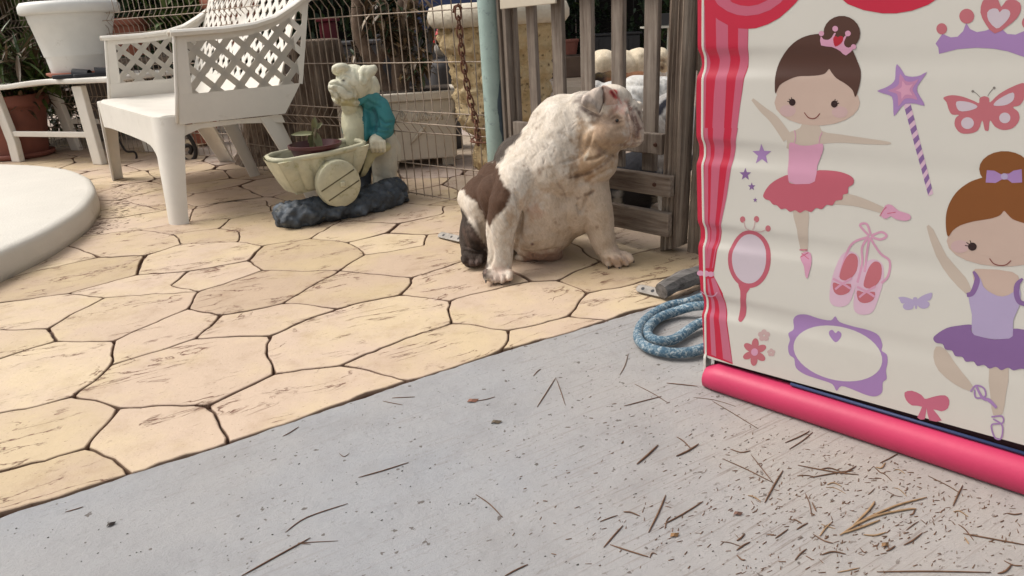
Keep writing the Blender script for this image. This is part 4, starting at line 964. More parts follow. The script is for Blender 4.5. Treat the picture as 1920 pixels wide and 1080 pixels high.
# wand
m_ = Motif('printed_star_wand')
a_ = c2([(228, 745), (262, 740), (420, 1440), (385, 1450)]); A_ = [np.array(p) for p in [(1694, 195), (1707, 193), (1750, 363), (1741, 368)]]
m_.poly(A_, 'lpink', 1)
for k in range(9):
    t0_, t1_ = .03+k*.108, .075+k*.108
    Lp = lambda t: A_[0]*(1-t)+A_[3]*t; Rp = lambda t: A_[1]*(1-t)+A_[2]*t
    m_.poly([Lp(t0_+.03), Rp(t0_-.01), Rp(t1_), Lp(t1_+.045)], 'purp', 2)
st = c2([(160, 462), (205, 520), (222, 545), (275, 555), (330, 545), (378, 520), (340, 580), (310, 625), (310, 665), (340, 715), (362, 765), (300, 750), (225, 750), (185, 785), (140, 840), (135, 760), (125, 700), (80, 680), (18, 658), (75, 635), (125, 605), (148, 570), (150, 520)])
m_.poly(st, 'lil', 3, 2); cx_, cy_ = 1640+225/3.857, 650/3.857
m_.poly([(cx_+(x-cx_)*.62, cy_+(y-cy_)*.62) for x, y in st], 'star', 4, 2); m_.poly([(cx_+(x-cx_)*.35, cy_+(y-cy_)*.35) for x, y in st], 'pink', 5, 2)
m_.done()
# butterflies
def butterfly(name, T, wing, inner, ant=True):
    m_ = Motif(name)
    m_.poly(T([(497, 706), (560, 688), (640, 700), (720, 730), (755, 745), (760, 710), (795, 695), (828, 710), (835, 740), (900, 680), (1000, 625), (1090, 602), (1085, 700), (1050, 760), (1000, 775), (1040, 810), (1045, 870), (1000, 925), (930, 940), (870, 915), (835, 870), (825, 940), (808, 945), (795, 935), (778, 870), (750, 940), (690, 965), (620, 960), (580, 910), (585, 855), (610, 830), (560, 828), (535, 790), (520, 740)]), wing, 1, 3)
    if inner:
        m_.poly(T([(592, 735), (680, 738), (745, 770), (690, 798), (610, 800)]), inner, 2, 3); m_.poly(T([(860, 758), (900, 715), (1000, 668), (1005, 720), (960, 755), (900, 765)]), inner, 2, 3)
        m_.oval(*T([(672, 890)])[0], 12, 11, inner, 2); m_.oval(*T([(942, 852)])[0], 10.5, 10, inner, 2)
    if ant:
        for L in ([(765, 705), (735, 675), (710, 660)], [(818, 695), (840, 660), (865, 635)]): m_.stroke(T(L), 1.2, 'grey', 1); m_.oval(*T(L)[-1], 2.6, 2.4, 'grey', 2)
    m_.done()
butterfly('printed_butterfly', c2, 'coral', 'white')
butterfly('printed_butterfly', lambda L: [(1684+(x-497)*.107, 549+(y-602)*.088+(0 if x > 800 else 0)) for x, y in L], 'lav', None, False)
# tiara
m_ = Motif('printed_tiara')
m_.poly(c2([(440, 315), (490, 245), (550, 270), (600, 265), (640, 225), (662, 165), (690, 210), (740, 232), (800, 222), (860, 200), (920, 210), (960, 245), (1020, 250), (1080, 225), (1140, 180), (1165, 230), (1230, 270), (1290, 260), (1330, 300), (1300, 470), (1180, 440), (1060, 405), (960, 370), (860, 352), (740, 345), (600, 355), (465, 390), (460, 345)]), 'lil', 1, 0)
m_.oval(*c2([(485, 208)])[0], 10, 10.5, 'coral', 2); m_.oval(*c2([(666, 117)])[0], 14, 14, 'coral', 2); m_.oval(*c2([(1115, 165)])[0], 13, 13, 'coral', 2)
ht = [(868, 242), (800, 170), (765, 90), (780, 10), (830, -30), (890, -10), (915, 50), (950, 5), (1000, -5), (1050, 20), (1058, 70), (1030, 130), (960, 190)]
m_.poly(c2(ht), 'coral', 3, 2); m_.poly(c2([(880, 205), (825, 150), (815, 90), (850, 62), (890, 65), (905, 90), (925, 68), (965, 70), (982, 100), (960, 145), (920, 185)]), 'white', 4, 2)
m_.done()
# small stars
def star(cx, cy, r, ang=0, k=.42): return [(cx+(r if i % 2 == 0 else r*k)*math.sin(math.radians(ang+36*i)), cy-(r if i % 2 == 0 else r*k)*math.cos(math.radians(ang+36*i))*1.08) for i in range(10)]
m_ = Motif('printed_stars')
for x, y, r, a in ((1427, 290, 19, 0), (1397.5, 327, 11.5, 0), (1409.5, 350, 7.5, 0), (1416, 375, 4.5, 0)): m_.poly(star(x, y, r, a), 'purp' if r < 18 else 'lil', 1)
m_.done()
# hand mirror
m_ = Motif('printed_mirror')
m_.oval(1405, 486, 40, 54, 'tutu', 1, 0, 36); m_.oval(1404.5, 485.5, 32, 46, 'white', 2, 0, 36)
m_.poly(c6([(208, 255), (250, 250), (252, 282), (240, 300), (236, 350), (232, 385), (218, 408), (206, 400), (208, 380), (215, 330), (216, 290)]), 'tutu', 1, 2)
for x, y in ((225, 23), (277, 22), (320, 57)): m_.oval(1280+x/2, 400+y/2, 5, 6, 'coral', 1); 
for L in ([(230, 30), (236, 55), (250, 64)], [(272, 28), (268, 50), (262, 62)], [(312, 62), (290, 70), (270, 66)]): m_.stroke(c6(L), 2, 'faintp', 1)
m_.done()
# ballet shoes with ribbon bow
m_ = Motif('printed_ballet_shoes')
for L in ([(700, 85), (665, 45), (690, 40), (705, 78)], [(705, 85), (745, 70), (765, 85), (740, 98), (708, 88)], [(698, 88), (640, 110), (610, 160), (588, 240)], [(695, 90), (672, 130), (672, 190), (655, 260)], [(702, 90), (740, 150), (775, 180), (770, 235), (745, 262)], [(700, 95), (690, 150), (682, 220)]):
    m_.stroke(c6(L), 4.4, 'pink', 2)
for cx_, cy_, dx in ((602, 255, 0), (692, 285, 0)):
    m_.poly(c6([(cx_-52, cy_+50), (cx_-40, cy_-20), (cx_-10, cy_-95), (cx_+25, cy_-112), (cx_+58, cy_-90), (cx_+60, cy_-30), (cx_+40, cy_+40), (cx_+20, cy_+85), (cx_-15, cy_+96), (cx_-45, cy_+85)]), 'lpink', 1, 3)
    m_.poly(c6([(cx_-12, cy_-30), (cx_+5, cy_-80), (cx_+28, cy_-104), (cx_+52, cy_-90), (cx_+50, cy_-40), (cx_+20, cy_-5), (cx_-10, cy_-8)]), 'coral', 3, 3)
    m_.poly(c6([(cx_-38, cy_+5), (cx_-10, cy_+12), (cx_+28, cy_+10), (cx_+22, cy_+40), (cx_-10, cy_+52), (cx_-34, cy_+40)]), 'coral', 3, 3)
    m_.stroke(c6([(cx_-38, cy_-10), (cx_, cy_+10), (cx_+28, cy_+28)]), 4, 'pink', 4); m_.stroke(c6([(cx_+32, cy_-12), (cx_-5, cy_+10), (cx_-30, cy_+30)]), 4, 'pink', 4)
m_.done()
# ornate oval frame
m_ = Motif('printed_frame')
m_.poly(c6([(413, 400), (430, 382), (465, 380), (510, 395), (555, 402), (572, 386), (588, 408), (640, 425), (700, 440), (735, 460), (748, 495), (745, 515), (765, 530), (768, 560), (762, 590), (765, 620), (750, 635), (748, 670), (725, 686), (690, 682), (640, 662), (595, 648), (577, 666), (560, 640), (510, 622), (460, 605), (425, 580), (418, 545), (400, 530), (395, 500), (402, 475), (396, 450), (415, 435)]), 'lil', 1, 3)
m_.poly([(1571+83*math.cos(t)*1.0-4*math.sin(t), 663+36*math.cos(t)*.42+50*math.sin(t)) for t in [2*math.pi*k/40 for k in range(40)]], 'cream', 2)
m_.poly(c6([(572, 484), (550, 460), (548, 444), (560, 438), (572, 450), (582, 442), (594, 452), (590, 470)]), 'lil', 3, 3)
m_.done()
# bow, flowers
m_ = Motif('printed_bow')
m_.poly(c6([(832, 672), (860, 665), (895, 680), (908, 695), (925, 692), (950, 685), (985, 682), (1000, 700), (995, 730), (970, 742), (940, 735), (972, 776), (925, 775), (915, 728), (908, 772), (880, 765), (898, 725), (860, 720), (838, 700)]), 'rose2', 1, 2); m_.done()
m_ = Motif('printed_flower')
for k in range(6):
    a = math.radians(60*k+5); m_.oval(1280+270/2+12.5*math.sin(a), 400+520/2-15*math.cos(a), 6.6, 11, 'coral', 1+.2*k, ang=60*k+5)
m_.oval(1415, 660, 6.5, 7, 'pink', 4)
for x, y, r in ((305, 458, 12), (332, 522, 8)):
    for k in range(5): a = math.radians(72*k); m_.oval(1280+x/2+r*.55*math.sin(a), 400+y/2-r*.55*math.cos(a), r*.42, r*.42, 'faintp', 1)
m_.done()
# ------------------------------------------------------------------ bulldog
def mat_fur(name, rough=.75, bs=(1, 1, 1)):
    M, t, b, tc = nodes(name); at = t.nodes.new('ShaderNodeAttribute'); at.attribute_name = 'Col'
    mp = mapped(t, tc, (170, 170, 34), (.5, .35, .2)); n = noiz(t, mp, 1, 5, .7, .6)
    mp2 = mapped(t, tc, (26, 26, 15)); n2 = noiz(t, mp2, 1, 5, .65, .5)
    o = mixc(t, 1, at.outputs['Color'], ramp(t, n.outputs['Fac'], [(.3, g3(.82)), (.7, g3(1.12))]).outputs[0], 'MULTIPLY').outputs[2]
    o = mixc(t, 1, o, ramp(t, n2.outputs['Fac'], [(.25, (.80, .76, .70)), (.6, g3(1.04))]).outputs[0], 'MULTIPLY').outputs[2]
    t.links.new(o, b.inputs['Base Color']); b.inputs['Roughness'].default_value = rough; b.inputs['Specular IOR Level'].default_value = .25
    b.inputs['Sheen Weight'].default_value = .04
    a = bumpn(t, b, n2.outputs['Fac'], .7, .007); bumpn(t, b, n.outputs['Fac'], .9, .003, a); return M
M_fur = mat_fur('short_fur')
def paw(mb, x, y, Y, w, toes, tr, dirx=0, ln=1.0):
    blob(mb, x, y-tr*1.4, Y+.02, w*.92, tr*2.0, .045)
    for k in range(toes):
        t = (k-(toes-1)/2)/((toes-1)/2)
        tx = x+t*w*.80+dirx; ty = y-abs(t)*tr*.75-(-t*dirx*.2)
        limb(mb, [(x+t*w*.5, y-tr*2.5, Y+.02, tr*.85), (tx, ty-tr*1.35, Y-.012, tr*1.02), (tx+dirx*.3, ty-tr*.3, Y-.03, tr*.86)])
base = G(1010, 505)
dog = root('bulldog', tuple(base), 'stocky white and brown bulldog sitting on the paving, head turned to the gate', 'dog')
mb = MB()
blob(mb, 936, 398, 2.26, 60, 76, .15, 8)          # pelvis / back
blob(mb, 990, 335, 2.20, 62, 84, .15, 24)
blob(mb, 1020, 375, 2.13, 84, 102, .155)        # rib barrel
blob(mb, 1038, 306, 2.12, 86, 88, .16)
blob(mb, 1060, 266, 2.12, 78, 88, .14)         # shoulders and neck
blob(mb, 1098, 245, 2.10, 70, 72, .12)
blob(mb, 1112, 300, 2.04, 48, 48, .09, 25)         # throat folds
blob(mb, 1010, 430, 2.10, 62, 58, .13)         # belly
blob(mb, 1032, 476, 2.10, 24, 17, .07); blob(mb, 985, 484, 2.12, 22, 12, .06)
blob(mb, 1075, 385, 2.10, 50, 64, .12, -12)
blob(mb, 934, 348, 2.22, 40, 46, .12, 30); blob(mb, 930, 372, 2.10, 36, 46, .09, 10); blob(mb, 958, 345, 2.08, 36, 48, .09, 10)
blob(mb, 893, 432, 2.15, 32, 58, .10, -6)       # hind leg
blob(mb, 905, 385, 2.16, 42, 58, .10)
blob(mb, 888, 470, 2.10, 24, 26, .06)
limb(mb, [(903, 470, 2.1, 22), (890, 484, 2.06, 18)])
# tail stump side
blob(mb, 872, 372, 2.35, 14, 22, .06)
# front legs
limb(mb, [(975, 330, 2.04, 42), (948, 385, 1.985, 34), (938, 440, 1.965, 29), (938, 480, 1.95, 25), (934, 505, 1.94, 25)])
limb(mb, [(1098, 345, 2.05, 46), (1116, 390, 2.035, 35), (1126, 430, 2.03, 27), (1134, 462, 2.02, 22), (1148, 482, 2.01, 20)])
paw(mb, 934, 530, 1.915, 27, 4, 8.5)
# right paw: toes point to the lower right
blob(mb, 1150, 484, 2.00, 27, 14, .05, -12)
for (x0, y0, x1, y1) in ((1134, 488, 1141, 500), (1148, 484, 1160, 501), (1160, 480, 1175, 497), (1168, 476, 1184, 491)):
    limb(mb, [(x0, y0, 2.0, 8.5), ((x0+x1)/2+2, (y0+y1)/2-3, 1.985, 8.2), (x1, y1-4, 1.975, 6.8)])
paw(mb, 886, 499, 2.05, 20, 4, 7)
# head
blob(mb, 1140, 222, 2.08, 52, 50, .095)
blob(mb, 1160, 235, 2.06, 40, 46, .085)
blob(mb, 1128, 262, 2.03, 48, 34, .085, 10)        # cheek
blob(mb, 1180, 222, 2.08, 22, 34, .07)
blob(mb, 1188, 246, 2.07, 20, 27, .065)         # flews
blob(mb, 1186, 262, 2.07, 21, 14, .06)
blob(mb, 1150, 186, 2.09, 36, 22, .08, -14)
blob(mb, 1194, 204, 2.12, 10, 12, .05)
me = melt(mb, .0040, 7, .5)
rf = random.Random(21); locks = []
for _ in range(110):
    x = rf.uniform(985, 1095); y = rf.uniform(205, 345); a = rf.gauss(1.9 if x > 1020 else 2.3, .35); L = rf.uniform(7, 18); c_ = rf.uniform(-3, 3)
    locks.append(([(x, y), (x+math.cos(a)*L/2+c_, y+math.sin(a)*L/2), (x+math.cos(a)*L, y+math.sin(a)*L)], 1.2, rf.uniform(.0006, .0017)))
for _ in range(60):
    x = rf.uniform(1000, 1110); y = rf.uniform(330, 460); a = rf.gauss(1.5, .4); L = rf.uniform(6, 14)
    locks.append(([(x, y), (x+math.cos(a)*L, y+math.sin(a)*L)], 1.6, rf.uniform(.0008, .0018)))
sculpt(me, lines=locks)
sculpt(me, lines=[
    ([(1180, 193), (1184, 215), (1190, 238), (1189, 266)], 2.6, .012), ([(1188, 205), (1193, 225), (1198, 240), (1196, 262)], 2.2, .010), ([(1176, 212), (1179, 232), (1184, 250), (1180, 264)], 2.4, .008),
    ([(1190, 200), (1199, 212), (1207, 222)], 2.5, .006),
    ([(1150, 272), (1170, 270), (1190, 268), (1206, 262)], 2.4, .005), ([(1205, 244), (1196, 247), (1190, 258)], 2, .004),
    ([(1072, 330), (1100, 325), (1130, 308), (1150, 290)], 4, .008), ([(1058, 305), (1085, 293), (1103, 272), (1110, 250)], 3.5, .007), ([(1090, 345), (1110, 335), (1145, 318)], 3, .005),
    ([(1118, 268), (1130, 282), (1148, 290)], 3, .005), ([(1100, 300), (1120, 296), (1140, 282)], 3, .006), ([(1050, 250), (1070, 262), (1085, 285)], 4, .003), ([(1030, 260), (1048, 275), (1060, 295)], 4, .003),
    ([(1083, 385), (1090, 398), (1100, 370), (1112, 360)], 3.5, .010), ([(968, 365), (976, 400), (972, 440), (965, 475)], 4, .010), ([(948, 405), (957, 428), (965, 422)], 3, .003),
    ([(905, 420), (915, 445), (922, 480), (915, 500)], 4, .010), ([(873, 462), (888, 467), (902, 470)], 2.6, .007), ([(872, 470), (890, 475), (905, 473)], 2, .004), ([(895, 410), (906, 440), (910, 462)], 3, .005),
    ([(1000, 480), (1006, 488), (1010, 494)], 2.5, .008), ([(970, 470), (1000, 474), (1050, 466)], 3, .005),
    ([(924, 520), (926, 528), (925, 534)], 1.8, .007), ([(936, 519), (937, 529), (936, 535)], 1.8, .007), ([(947, 517), (948, 524), (950, 531)], 1.8, .006),
    ([(1142, 486), (1148, 495), (1150, 503)], 1.8, .006), ([(1155, 481), (1164, 491), (1168, 500)], 1.8, .006), ([(1166, 477), (1175, 485), (1180, 495)], 1.8, .006),
    ([(879, 486), (879, 502)], 1.8, .006), ([(890, 486), (891, 502)], 1.8, .006), ([(899, 486), (900, 500)], 1.6, .005),
    ([(1150, 222), (1157, 219), (1164, 223)], 2.0, .004), ([(1148, 229), (1157, 233), (1166, 229)], 1.8, .003), ([(1140, 240), (1155, 246), (1165, 240)], 3, .002)],
    bumps=[(1157, 226, 5, -.003), (1158, 216, 6, .003), (1040, 205, 26, .004), (1168, 255, 9, .005), (1196, 254, 7, .005), (1140, 250, 16, .005), (995, 458, 3.5, .005), (1020, 340, 30, .004)], rough=(16, .0035))
WH = (.64, .57, .49); BR = (.070, .033, .017); DK = (.034, .022, .016)
paint(me, WH, [
    ([(935, 560), (1300, 560), (1300, 300), (1150, 280), (1080, 300), (1010, 350), (960, 420), (960, 480)], (.46, .34, .24), 26, .7), *[(('dot', rf.uniform(960, 1130), rf.uniform(230, 460), rf.uniform(.4, 2.2)), (.20, .13, .09), 2.0, rf.uniform(.3, .75)) for _ in range(34)], *[(('dot', rf.uniform(870, 950), rf.uniform(320, 410), rf.uniform(.5, 3)), (.20, .10, .05), 3.0, .0) for _ in range(1)],
    ([(1085, 232), (1140, 240), (1175, 262), (1160, 300), (1110, 335), (1060, 330), (1085, 290)], (.38, .245, .145), 10, .85),
    ([(1110, 215), (1150, 205), (1178, 215), (1178, 262), (1140, 268), (1110, 250)], (.42, .28, .20), 9, .8),
    ([(1012, 150), (1040, 176), (1012, 181), (988, 210), (987, 231), (972, 262), (955, 276), (938, 303), (925, 306), (850, 290), (850, 150)], DK, 3, .95),
    ([(850, 340), (882, 300), (904, 300), (929, 305), (937, 332), (954, 359), (958, 379), (940, 398), (925, 412), (919, 429), (903, 402), (894, 379), (875, 366)], BR, 3, 1),
    ([(845, 388), (866, 389), (890, 427), (907, 453), (914, 470), (918, 525), (845, 525)], DK, 4, 1),
    ([(885, 430), (905, 445), (910, 465), (890, 450), (876, 425)], (.13, .09, .075), 5, .7), ([(876, 484), (900, 484), (902, 500), (874, 500)], (.11, .075, .065), 4, .7), (('line', [(868, 425), (874, 450), (880, 465)], 1), (.10, .06, .045), 4, .6),
    ([(840, 368), (870, 371), (898, 402), (918, 429), (918, 456), (908, 453), (890, 426), (866, 388), (840, 384)], WH, 2.5, 1),
    ([(1080, 182), (1100, 172), (1106, 200), (1122, 218), (1108, 226), (1090, 216), (1078, 200)], (.17, .135, .12), 8, .8), (('line', [(1090, 200), (1104, 212), (1124, 218), (1130, 212)], 1.6), (.07, .045, .04), 2.2, .85), (('line', [(1142, 218), (1152, 208), (1158, 197)], 1.2), (.22, .13, .10), 2.2, .8),  # grey and dark lines painted round the ear base as its shading
    (('line', [(1152, 171), (1158, 182), (1166, 192)], 2.6), (.42, .05, .05), 2.6, .95), (('dot', 1170, 200, 10), (.55, .24, .20), 8, .6), (('dot', 1152, 170, 1.5), (.25, .02, .02), 2, .9),
    (('dot', 1157, 226, 4.2), (.05, .025, .02), 1.4, 1), (('line', [(1148, 222), (1156, 219), (1165, 222)], .8), (.16, .09, .06), 1.4, .8), (('dot', 1158, 226, 9), (.30, .19, .13), 4, .35),
    ([(1176, 200), (1192, 205), (1208, 235), (1207, 268), (1185, 276), (1172, 262)], (.50, .32, .26), 5, .45), (('line', [(1190, 200), (1200, 214), (1207, 226)], 2.5), (.10, .06, .055), 2.5, .8), (('line', [(1206, 240), (1196, 247), (1191, 262)], 1.6), (.16, .08, .07), 2, .8),
    (('line', [(1180, 193), (1184, 215), (1190, 238), (1189, 266)], 1.4), (.12, .06, .05), 1.6, .85), (('line', [(1188, 205), (1193, 225), (1198, 240), (1196, 262)], 1.2), (.14, .07, .06), 1.5, .8), (('line', [(1151, 229), (1158, 231), (1164, 227)], 1), (.10, .05, .04), 1.5, .8), (('line', [(1108, 245), (1122, 218), (1150, 205)], 1), (.30, .2, .14), 3, .35), ([(1086, 235), (1118, 225), (1170, 232), (1178, 262), (1150, 290), (1090, 320)], (.40, .29, .19), 14, .45), *[(('line', l[0], .5), (.36, .29, .23), 1.2, .45) for l in locks[:110]], (('line', [(1150, 272), (1172, 272), (1206, 266)], 1.2), (.18, .09, .07), 2, .7),  # dark lines along wrinkles and fur locks put crease shade into the colour
    (('line', [(1066, 334), (1100, 326), (1130, 310), (1150, 292)], 1.6), (.13, .075, .045), 2.2, .85), (('line', [(1085, 300), (1112, 296), (1138, 284)], 1), (.20, .12, .07), 2.5, .6), (('line', [(1083, 372), (1098, 366), (1114, 358)], 1), (.16, .10, .07), 2.2, .7), (('line', [(1046, 345), (1056, 356), (1062, 372)], .8), (.22, .15, .11), 2, .6), (('line', [(1118, 330), (1090, 345), (1078, 352)], 1), (.30, .18, .11), 3, .4),
    (('dot', 1140, 268, 4), (.25, .14, .09), 5, .6), (('dot', 1125, 283, 4), (.22, .13, .09), 4, .6), (('dot', 1012, 325, 3), (.2, .13, .1), 4, .5), (('dot', 1018, 275, 3), (.2, .14, .11), 3.5, .6), (('dot', 1000, 395, 14), (.48, .27, .2), 9, .4), (('dot', 998, 458, 2.5), (.12, .05, .05), 1.5, .95),
    ([(955, 385), (966, 395), (962, 425), (952, 420)], (.36, .24, .15), 5, .6),
    ([(985, 475), (1056, 468), (1060, 500), (980, 502)], (.28, .16, .12), 5, .8),
    (('dot', 934, 520, 22), (.66, .47, .40), 10, .45), (('dot', 1162, 492, 20), (.60, .42, .34), 10, .4),
    *[(('dot', x, y, 1.7), (.10, .06, .05), 1.2, .85) for x, y in ((912, 527), (925, 533), (940, 535), (955, 529), (1141, 502), (1161, 503), (1176, 500), (1187, 493))],
    (('line', [(1096, 300), (1103, 285), (1106, 272)], 1.2), (.7, .62, .5), 2, .7)], seed=2)
link('body', me, dog, M_fur, True)
# ear
mb = MB()
out = [(1086, 190), (1094, 176), (1108, 166), (1124, 162), (1138, 166), (1146, 178), (1148, 196), (1142, 208), (1132, 214), (1122, 206), (1106, 204), (1094, 202)]
c = V(1118, 190, 2.005)
me = None
def flap(mb, pts, Y0, th, bow=.012):
    cx = sum(p[0] for p in pts)/len(pts); cy = sum(p[1] for p in pts)/len(pts); P = spline(pts, 4, True); n = len(P); vs = []
    for s_ in (0, 1):
        for f_ in (1, .66, .33): vs += [V(cx+(p[0]-cx)*f_, cy+(p[1]-cy)*f_, Y0-bow*(1-f_*f_)+(th if s_ else 0)) for p in P]
        vs.append(V(cx, cy, Y0-bow+(th if s_ else 0)))
    h = 3*n+1; fs = []
    for s_ in (0, 1):
        o_ = s_*h
        for r_ in (0, 1): fs += [(o_+r_*n+i, o_+r_*n+(i+1) % n, o_+(r_+1)*n+(i+1) % n, o_+(r_+1)*n+i)[::1 if s_ else -1] for i in range(n)]
        fs += [(o_+2*n+i, o_+2*n+(i+1) % n, o_+3*n)[::1 if s_ else -1] for i in range(n)]
    fs += [(i, (i+1) % n, h+(i+1) % n, h+i) for i in range(n)]; mb.add(vs, fs)
flap(mb, [(1091, 197), (1095, 184), (1108, 171), (1127, 161), (1131, 175), (1130, 195), (1124, 213), (1112, 211), (1103, 206)], 1.982, .010)
flap(mb, [(1128, 162), (1146, 166), (1157, 178), (1158, 196), (1142, 216), (1130, 210), (1127, 190)], 2.005, .014, .006)
for (x, y, Y, rx, ry, rd, an) in ((1104, 186, 2.02, 16, 13, .02, 30), (1120, 176, 2.02, 14, 12, .03, 0), (1140, 188, 2.03, 12, 22, .02, 0)): blob(mb, x, y, Y, rx, ry, rd, an)
for (x, y, Y, rx, ry, rd, an) in () and ((1107, 187, 2.00, 24, 16, .012, 30), (1120, 194, 1.985, 16, 22, .012, 4), (1126, 183, 1.995, 14, 23, .014, 10), (1139, 187, 2.015, 11, 26, .016, -8)): blob(mb, x, y, Y, rx, ry, rd, an)
me = melt(mb, .0032, 3)
sculpt(me, lines=[([(1131, 166), (1132, 190), (1128, 212)], 1.6, .006), ([(1098, 186), (1112, 196), (1118, 206)], 5, -.003)], rough=(30, .003))
paint(me, (.56, .48, .42), [([(1086, 190), (1100, 178), (1108, 192), (1100, 200)], (.16, .13, .12), 5, .7), (('line', [(1130, 162), (1132, 190), (1127, 212)], 2.0), (.06, .035, .03), 1.8, 1), ([(1132, 160), (1162, 166), (1162, 205), (1135, 220)], (.56, .36, .28), 3, .85), (('line', [(1145, 170), (1150, 178), (1156, 184)], 3), (.38, .04, .04), 2, .95), (('line', [(1147, 173), (1151, 180)], 1.4), (.16, .015, .02), 1.2, .9), (('line', [(1142, 216), (1152, 206), (1158, 196)], 1), (.28, .17, .12), 2, .6), (('dot', 1112, 200, 6), (.2, .17, .15), 5, .5)], seed=5)
link('ear', me, dog, M_fur, True)
mb = MB(); blob(mb, 1186, 194, 2.13, 9, 8, .02, -30); blob(mb, 1193, 200, 2.13, 7, 6, .015, -30); me = melt(mb, .004, 4); paint(me, (.30, .23, .19), [(('line', [(1184, 202), (1198, 206)], 2), (.06, .04, .035), 2, .9)]); link('ear', me, dog, M_fur, True)
M_eye = pm('wet_dark_eye', (.012, .008, .006), .08, .1)
mb = MB(); blob(mb, 1157.5, 226, 1.975, 3.4, 2.8, .006); eyeo = mb
# sit the eye on the surface
dg = bpy.context.evaluated_depsgraph_get()
def hit(px, py):
    d = ray(px, py); d = d/np.linalg.norm(d); r = SC.ray_cast(bpy.context.evaluated_depsgraph_get(), Vector(_C), Vector(d)); return r
r = hit(1157.5, 226)
if r[0]:
    c = np.array(r[1]); mb = MB(); vs, fs = ico(2); mb.add(c+_F*.002+np.array(vs)*.0055, fs); mb.build('eye', M_eye, dog, smooth=True)
M_claw = pm('claw', (.05, .035, .03), .35, .3, 30)
for x, y in ((911, 529), (925, 534.5), (941, 536), (956, 531), (1141, 503), (1161, 504.5), (1177, 501), (1188, 494)):
    r = hit(x, y-2.5)
    if r[0] and r[1].y < 2.2:
        c = np.array(r[1]); mb = MB(); mb.tube([c+np.array([0, .006, .004]), c+np.array([0, -.002, 0]), c+np.array([0, -.007, -.005])], [.0036, .0032, .001], 6); mb.build('claw', M_claw, dog, smooth=True, fix=False)
# short coarse hairs standing off the coat: whiskers and neck ruff
# sculpted wrinkles deepen in a second pass
# ------------------------------------------------------------------ statue of a bulldog pushing a barrow
so = G(640, 405); sa = np.array([.85, .527, 0]); sb = np.array([-.527, .85, 0])
def S3(a, b, z): return so+sa*a+sb*b+np.array([0, 0, z])
st_ = root('garden_statue', tuple(S3(.02, .06, 0)), 'painted garden statue of a bulldog in a teal jacket pushing a cream wheelbarrow', 'statue')
def YS(px): return 2.80+(px-530)/235*.32
M_cast = pm('painted_cement', (.6, .55, .42), .6, .12, 18, .6, 60, .004, vcol=True, dirt=(.20, .18, .10), dirt_amt=.06, dirt_s=24)
def spart(name, mb, vox, it, colr, patches=(), lines=(), bumps=(), rough=(26, .0025), par=None, seed=3):
    me = melt(mb, vox, it, .5); sculpt(me, lines, bumps, rough); paint(me, colr, patches, seed); return link(name, me, par or st_, M_cast, True)
# rock base
mb = MB()
for x, y, dY, rx, ry, rd in ((560, 402, .06, 36, 19, .09), (540, 400, .05, 18, 18, .07), (600, 398, .06, 45, 20, .10), (650, 392, .06, 45, 22, .10), (690, 385, .06, 42, 24, .10), (730, 375, .05, 36, 25, .09), (748, 368, .05, 20, 18, .07), (600, 372, .08, 16, 26, .04), (708, 362, .07, 30, 14, .05), (672, 350, .10, 22, 40, .05)):
    pass
def wblob(mb, a, b, z, ra, rb, rz, yaw=0):
    vs, fs = ico(3); P = np.array(vs); c_, s_ = math.cos(yaw), math.sin(yaw); X = sa*c_+sb*s_; Y_ = -sa*s_+sb*c_
    mb.add(S3(a, b, z)+np.outer(P[:, 0]*ra, X)+np.outer(P[:, 1]*rb, Y_)+np.outer(P[:, 2]*rz, [0, 0, 1]), fs)
for a, b, z, ra, rb, rz in ((-.20, .03, .035, .065, .075, .055), (-.13, .0, .04, .10, .085, .055), (-.04, .01, .035, .10, .10, .05), (.06, .01, .03, .10, .10, .06), (.15, .02, .035, .11, .09, .065), (.24, .05, .04, .08, .08, .07), (.285, .07, .05, .04, .05, .06), (-.20, -.03, .03, .05, .04, .045), (.05, .07, .10, .05, .06, .10)): wblob(mb, a, b, z, ra, rb, rz)
me = melt(mb, .007, 4, .5)
co, no = arr(me); co[:, 2] = np.maximum(co[:, 2], 0.0); me.vertices.foreach_set('co', co.ravel())
sculpt(me, rough=(20, .014)); sculpt(me, rough=(48, .007)); sculpt(me, rough=(90, .003))
co, no = arr(me); co[:, 2] = np.maximum(co[:, 2], 0.0); me.vertices.foreach_set('co', co.ravel())
h_ = np.array([nz(q, 30, 7) for q in co]); 
paint(me, (.04, .05, .06), [], 6); at = me.color_attributes['Col']; cc = np.tile([.034, .042, .052], (len(co), 1))*(1+3.2*np.clip(h_+.05, 0, .7)**1.3)[:, None]; at.data.foreach_set('color', np.c_[cc, np.ones(len(co))].ravel())
link('rock_base', me, st_, M_cast, True)
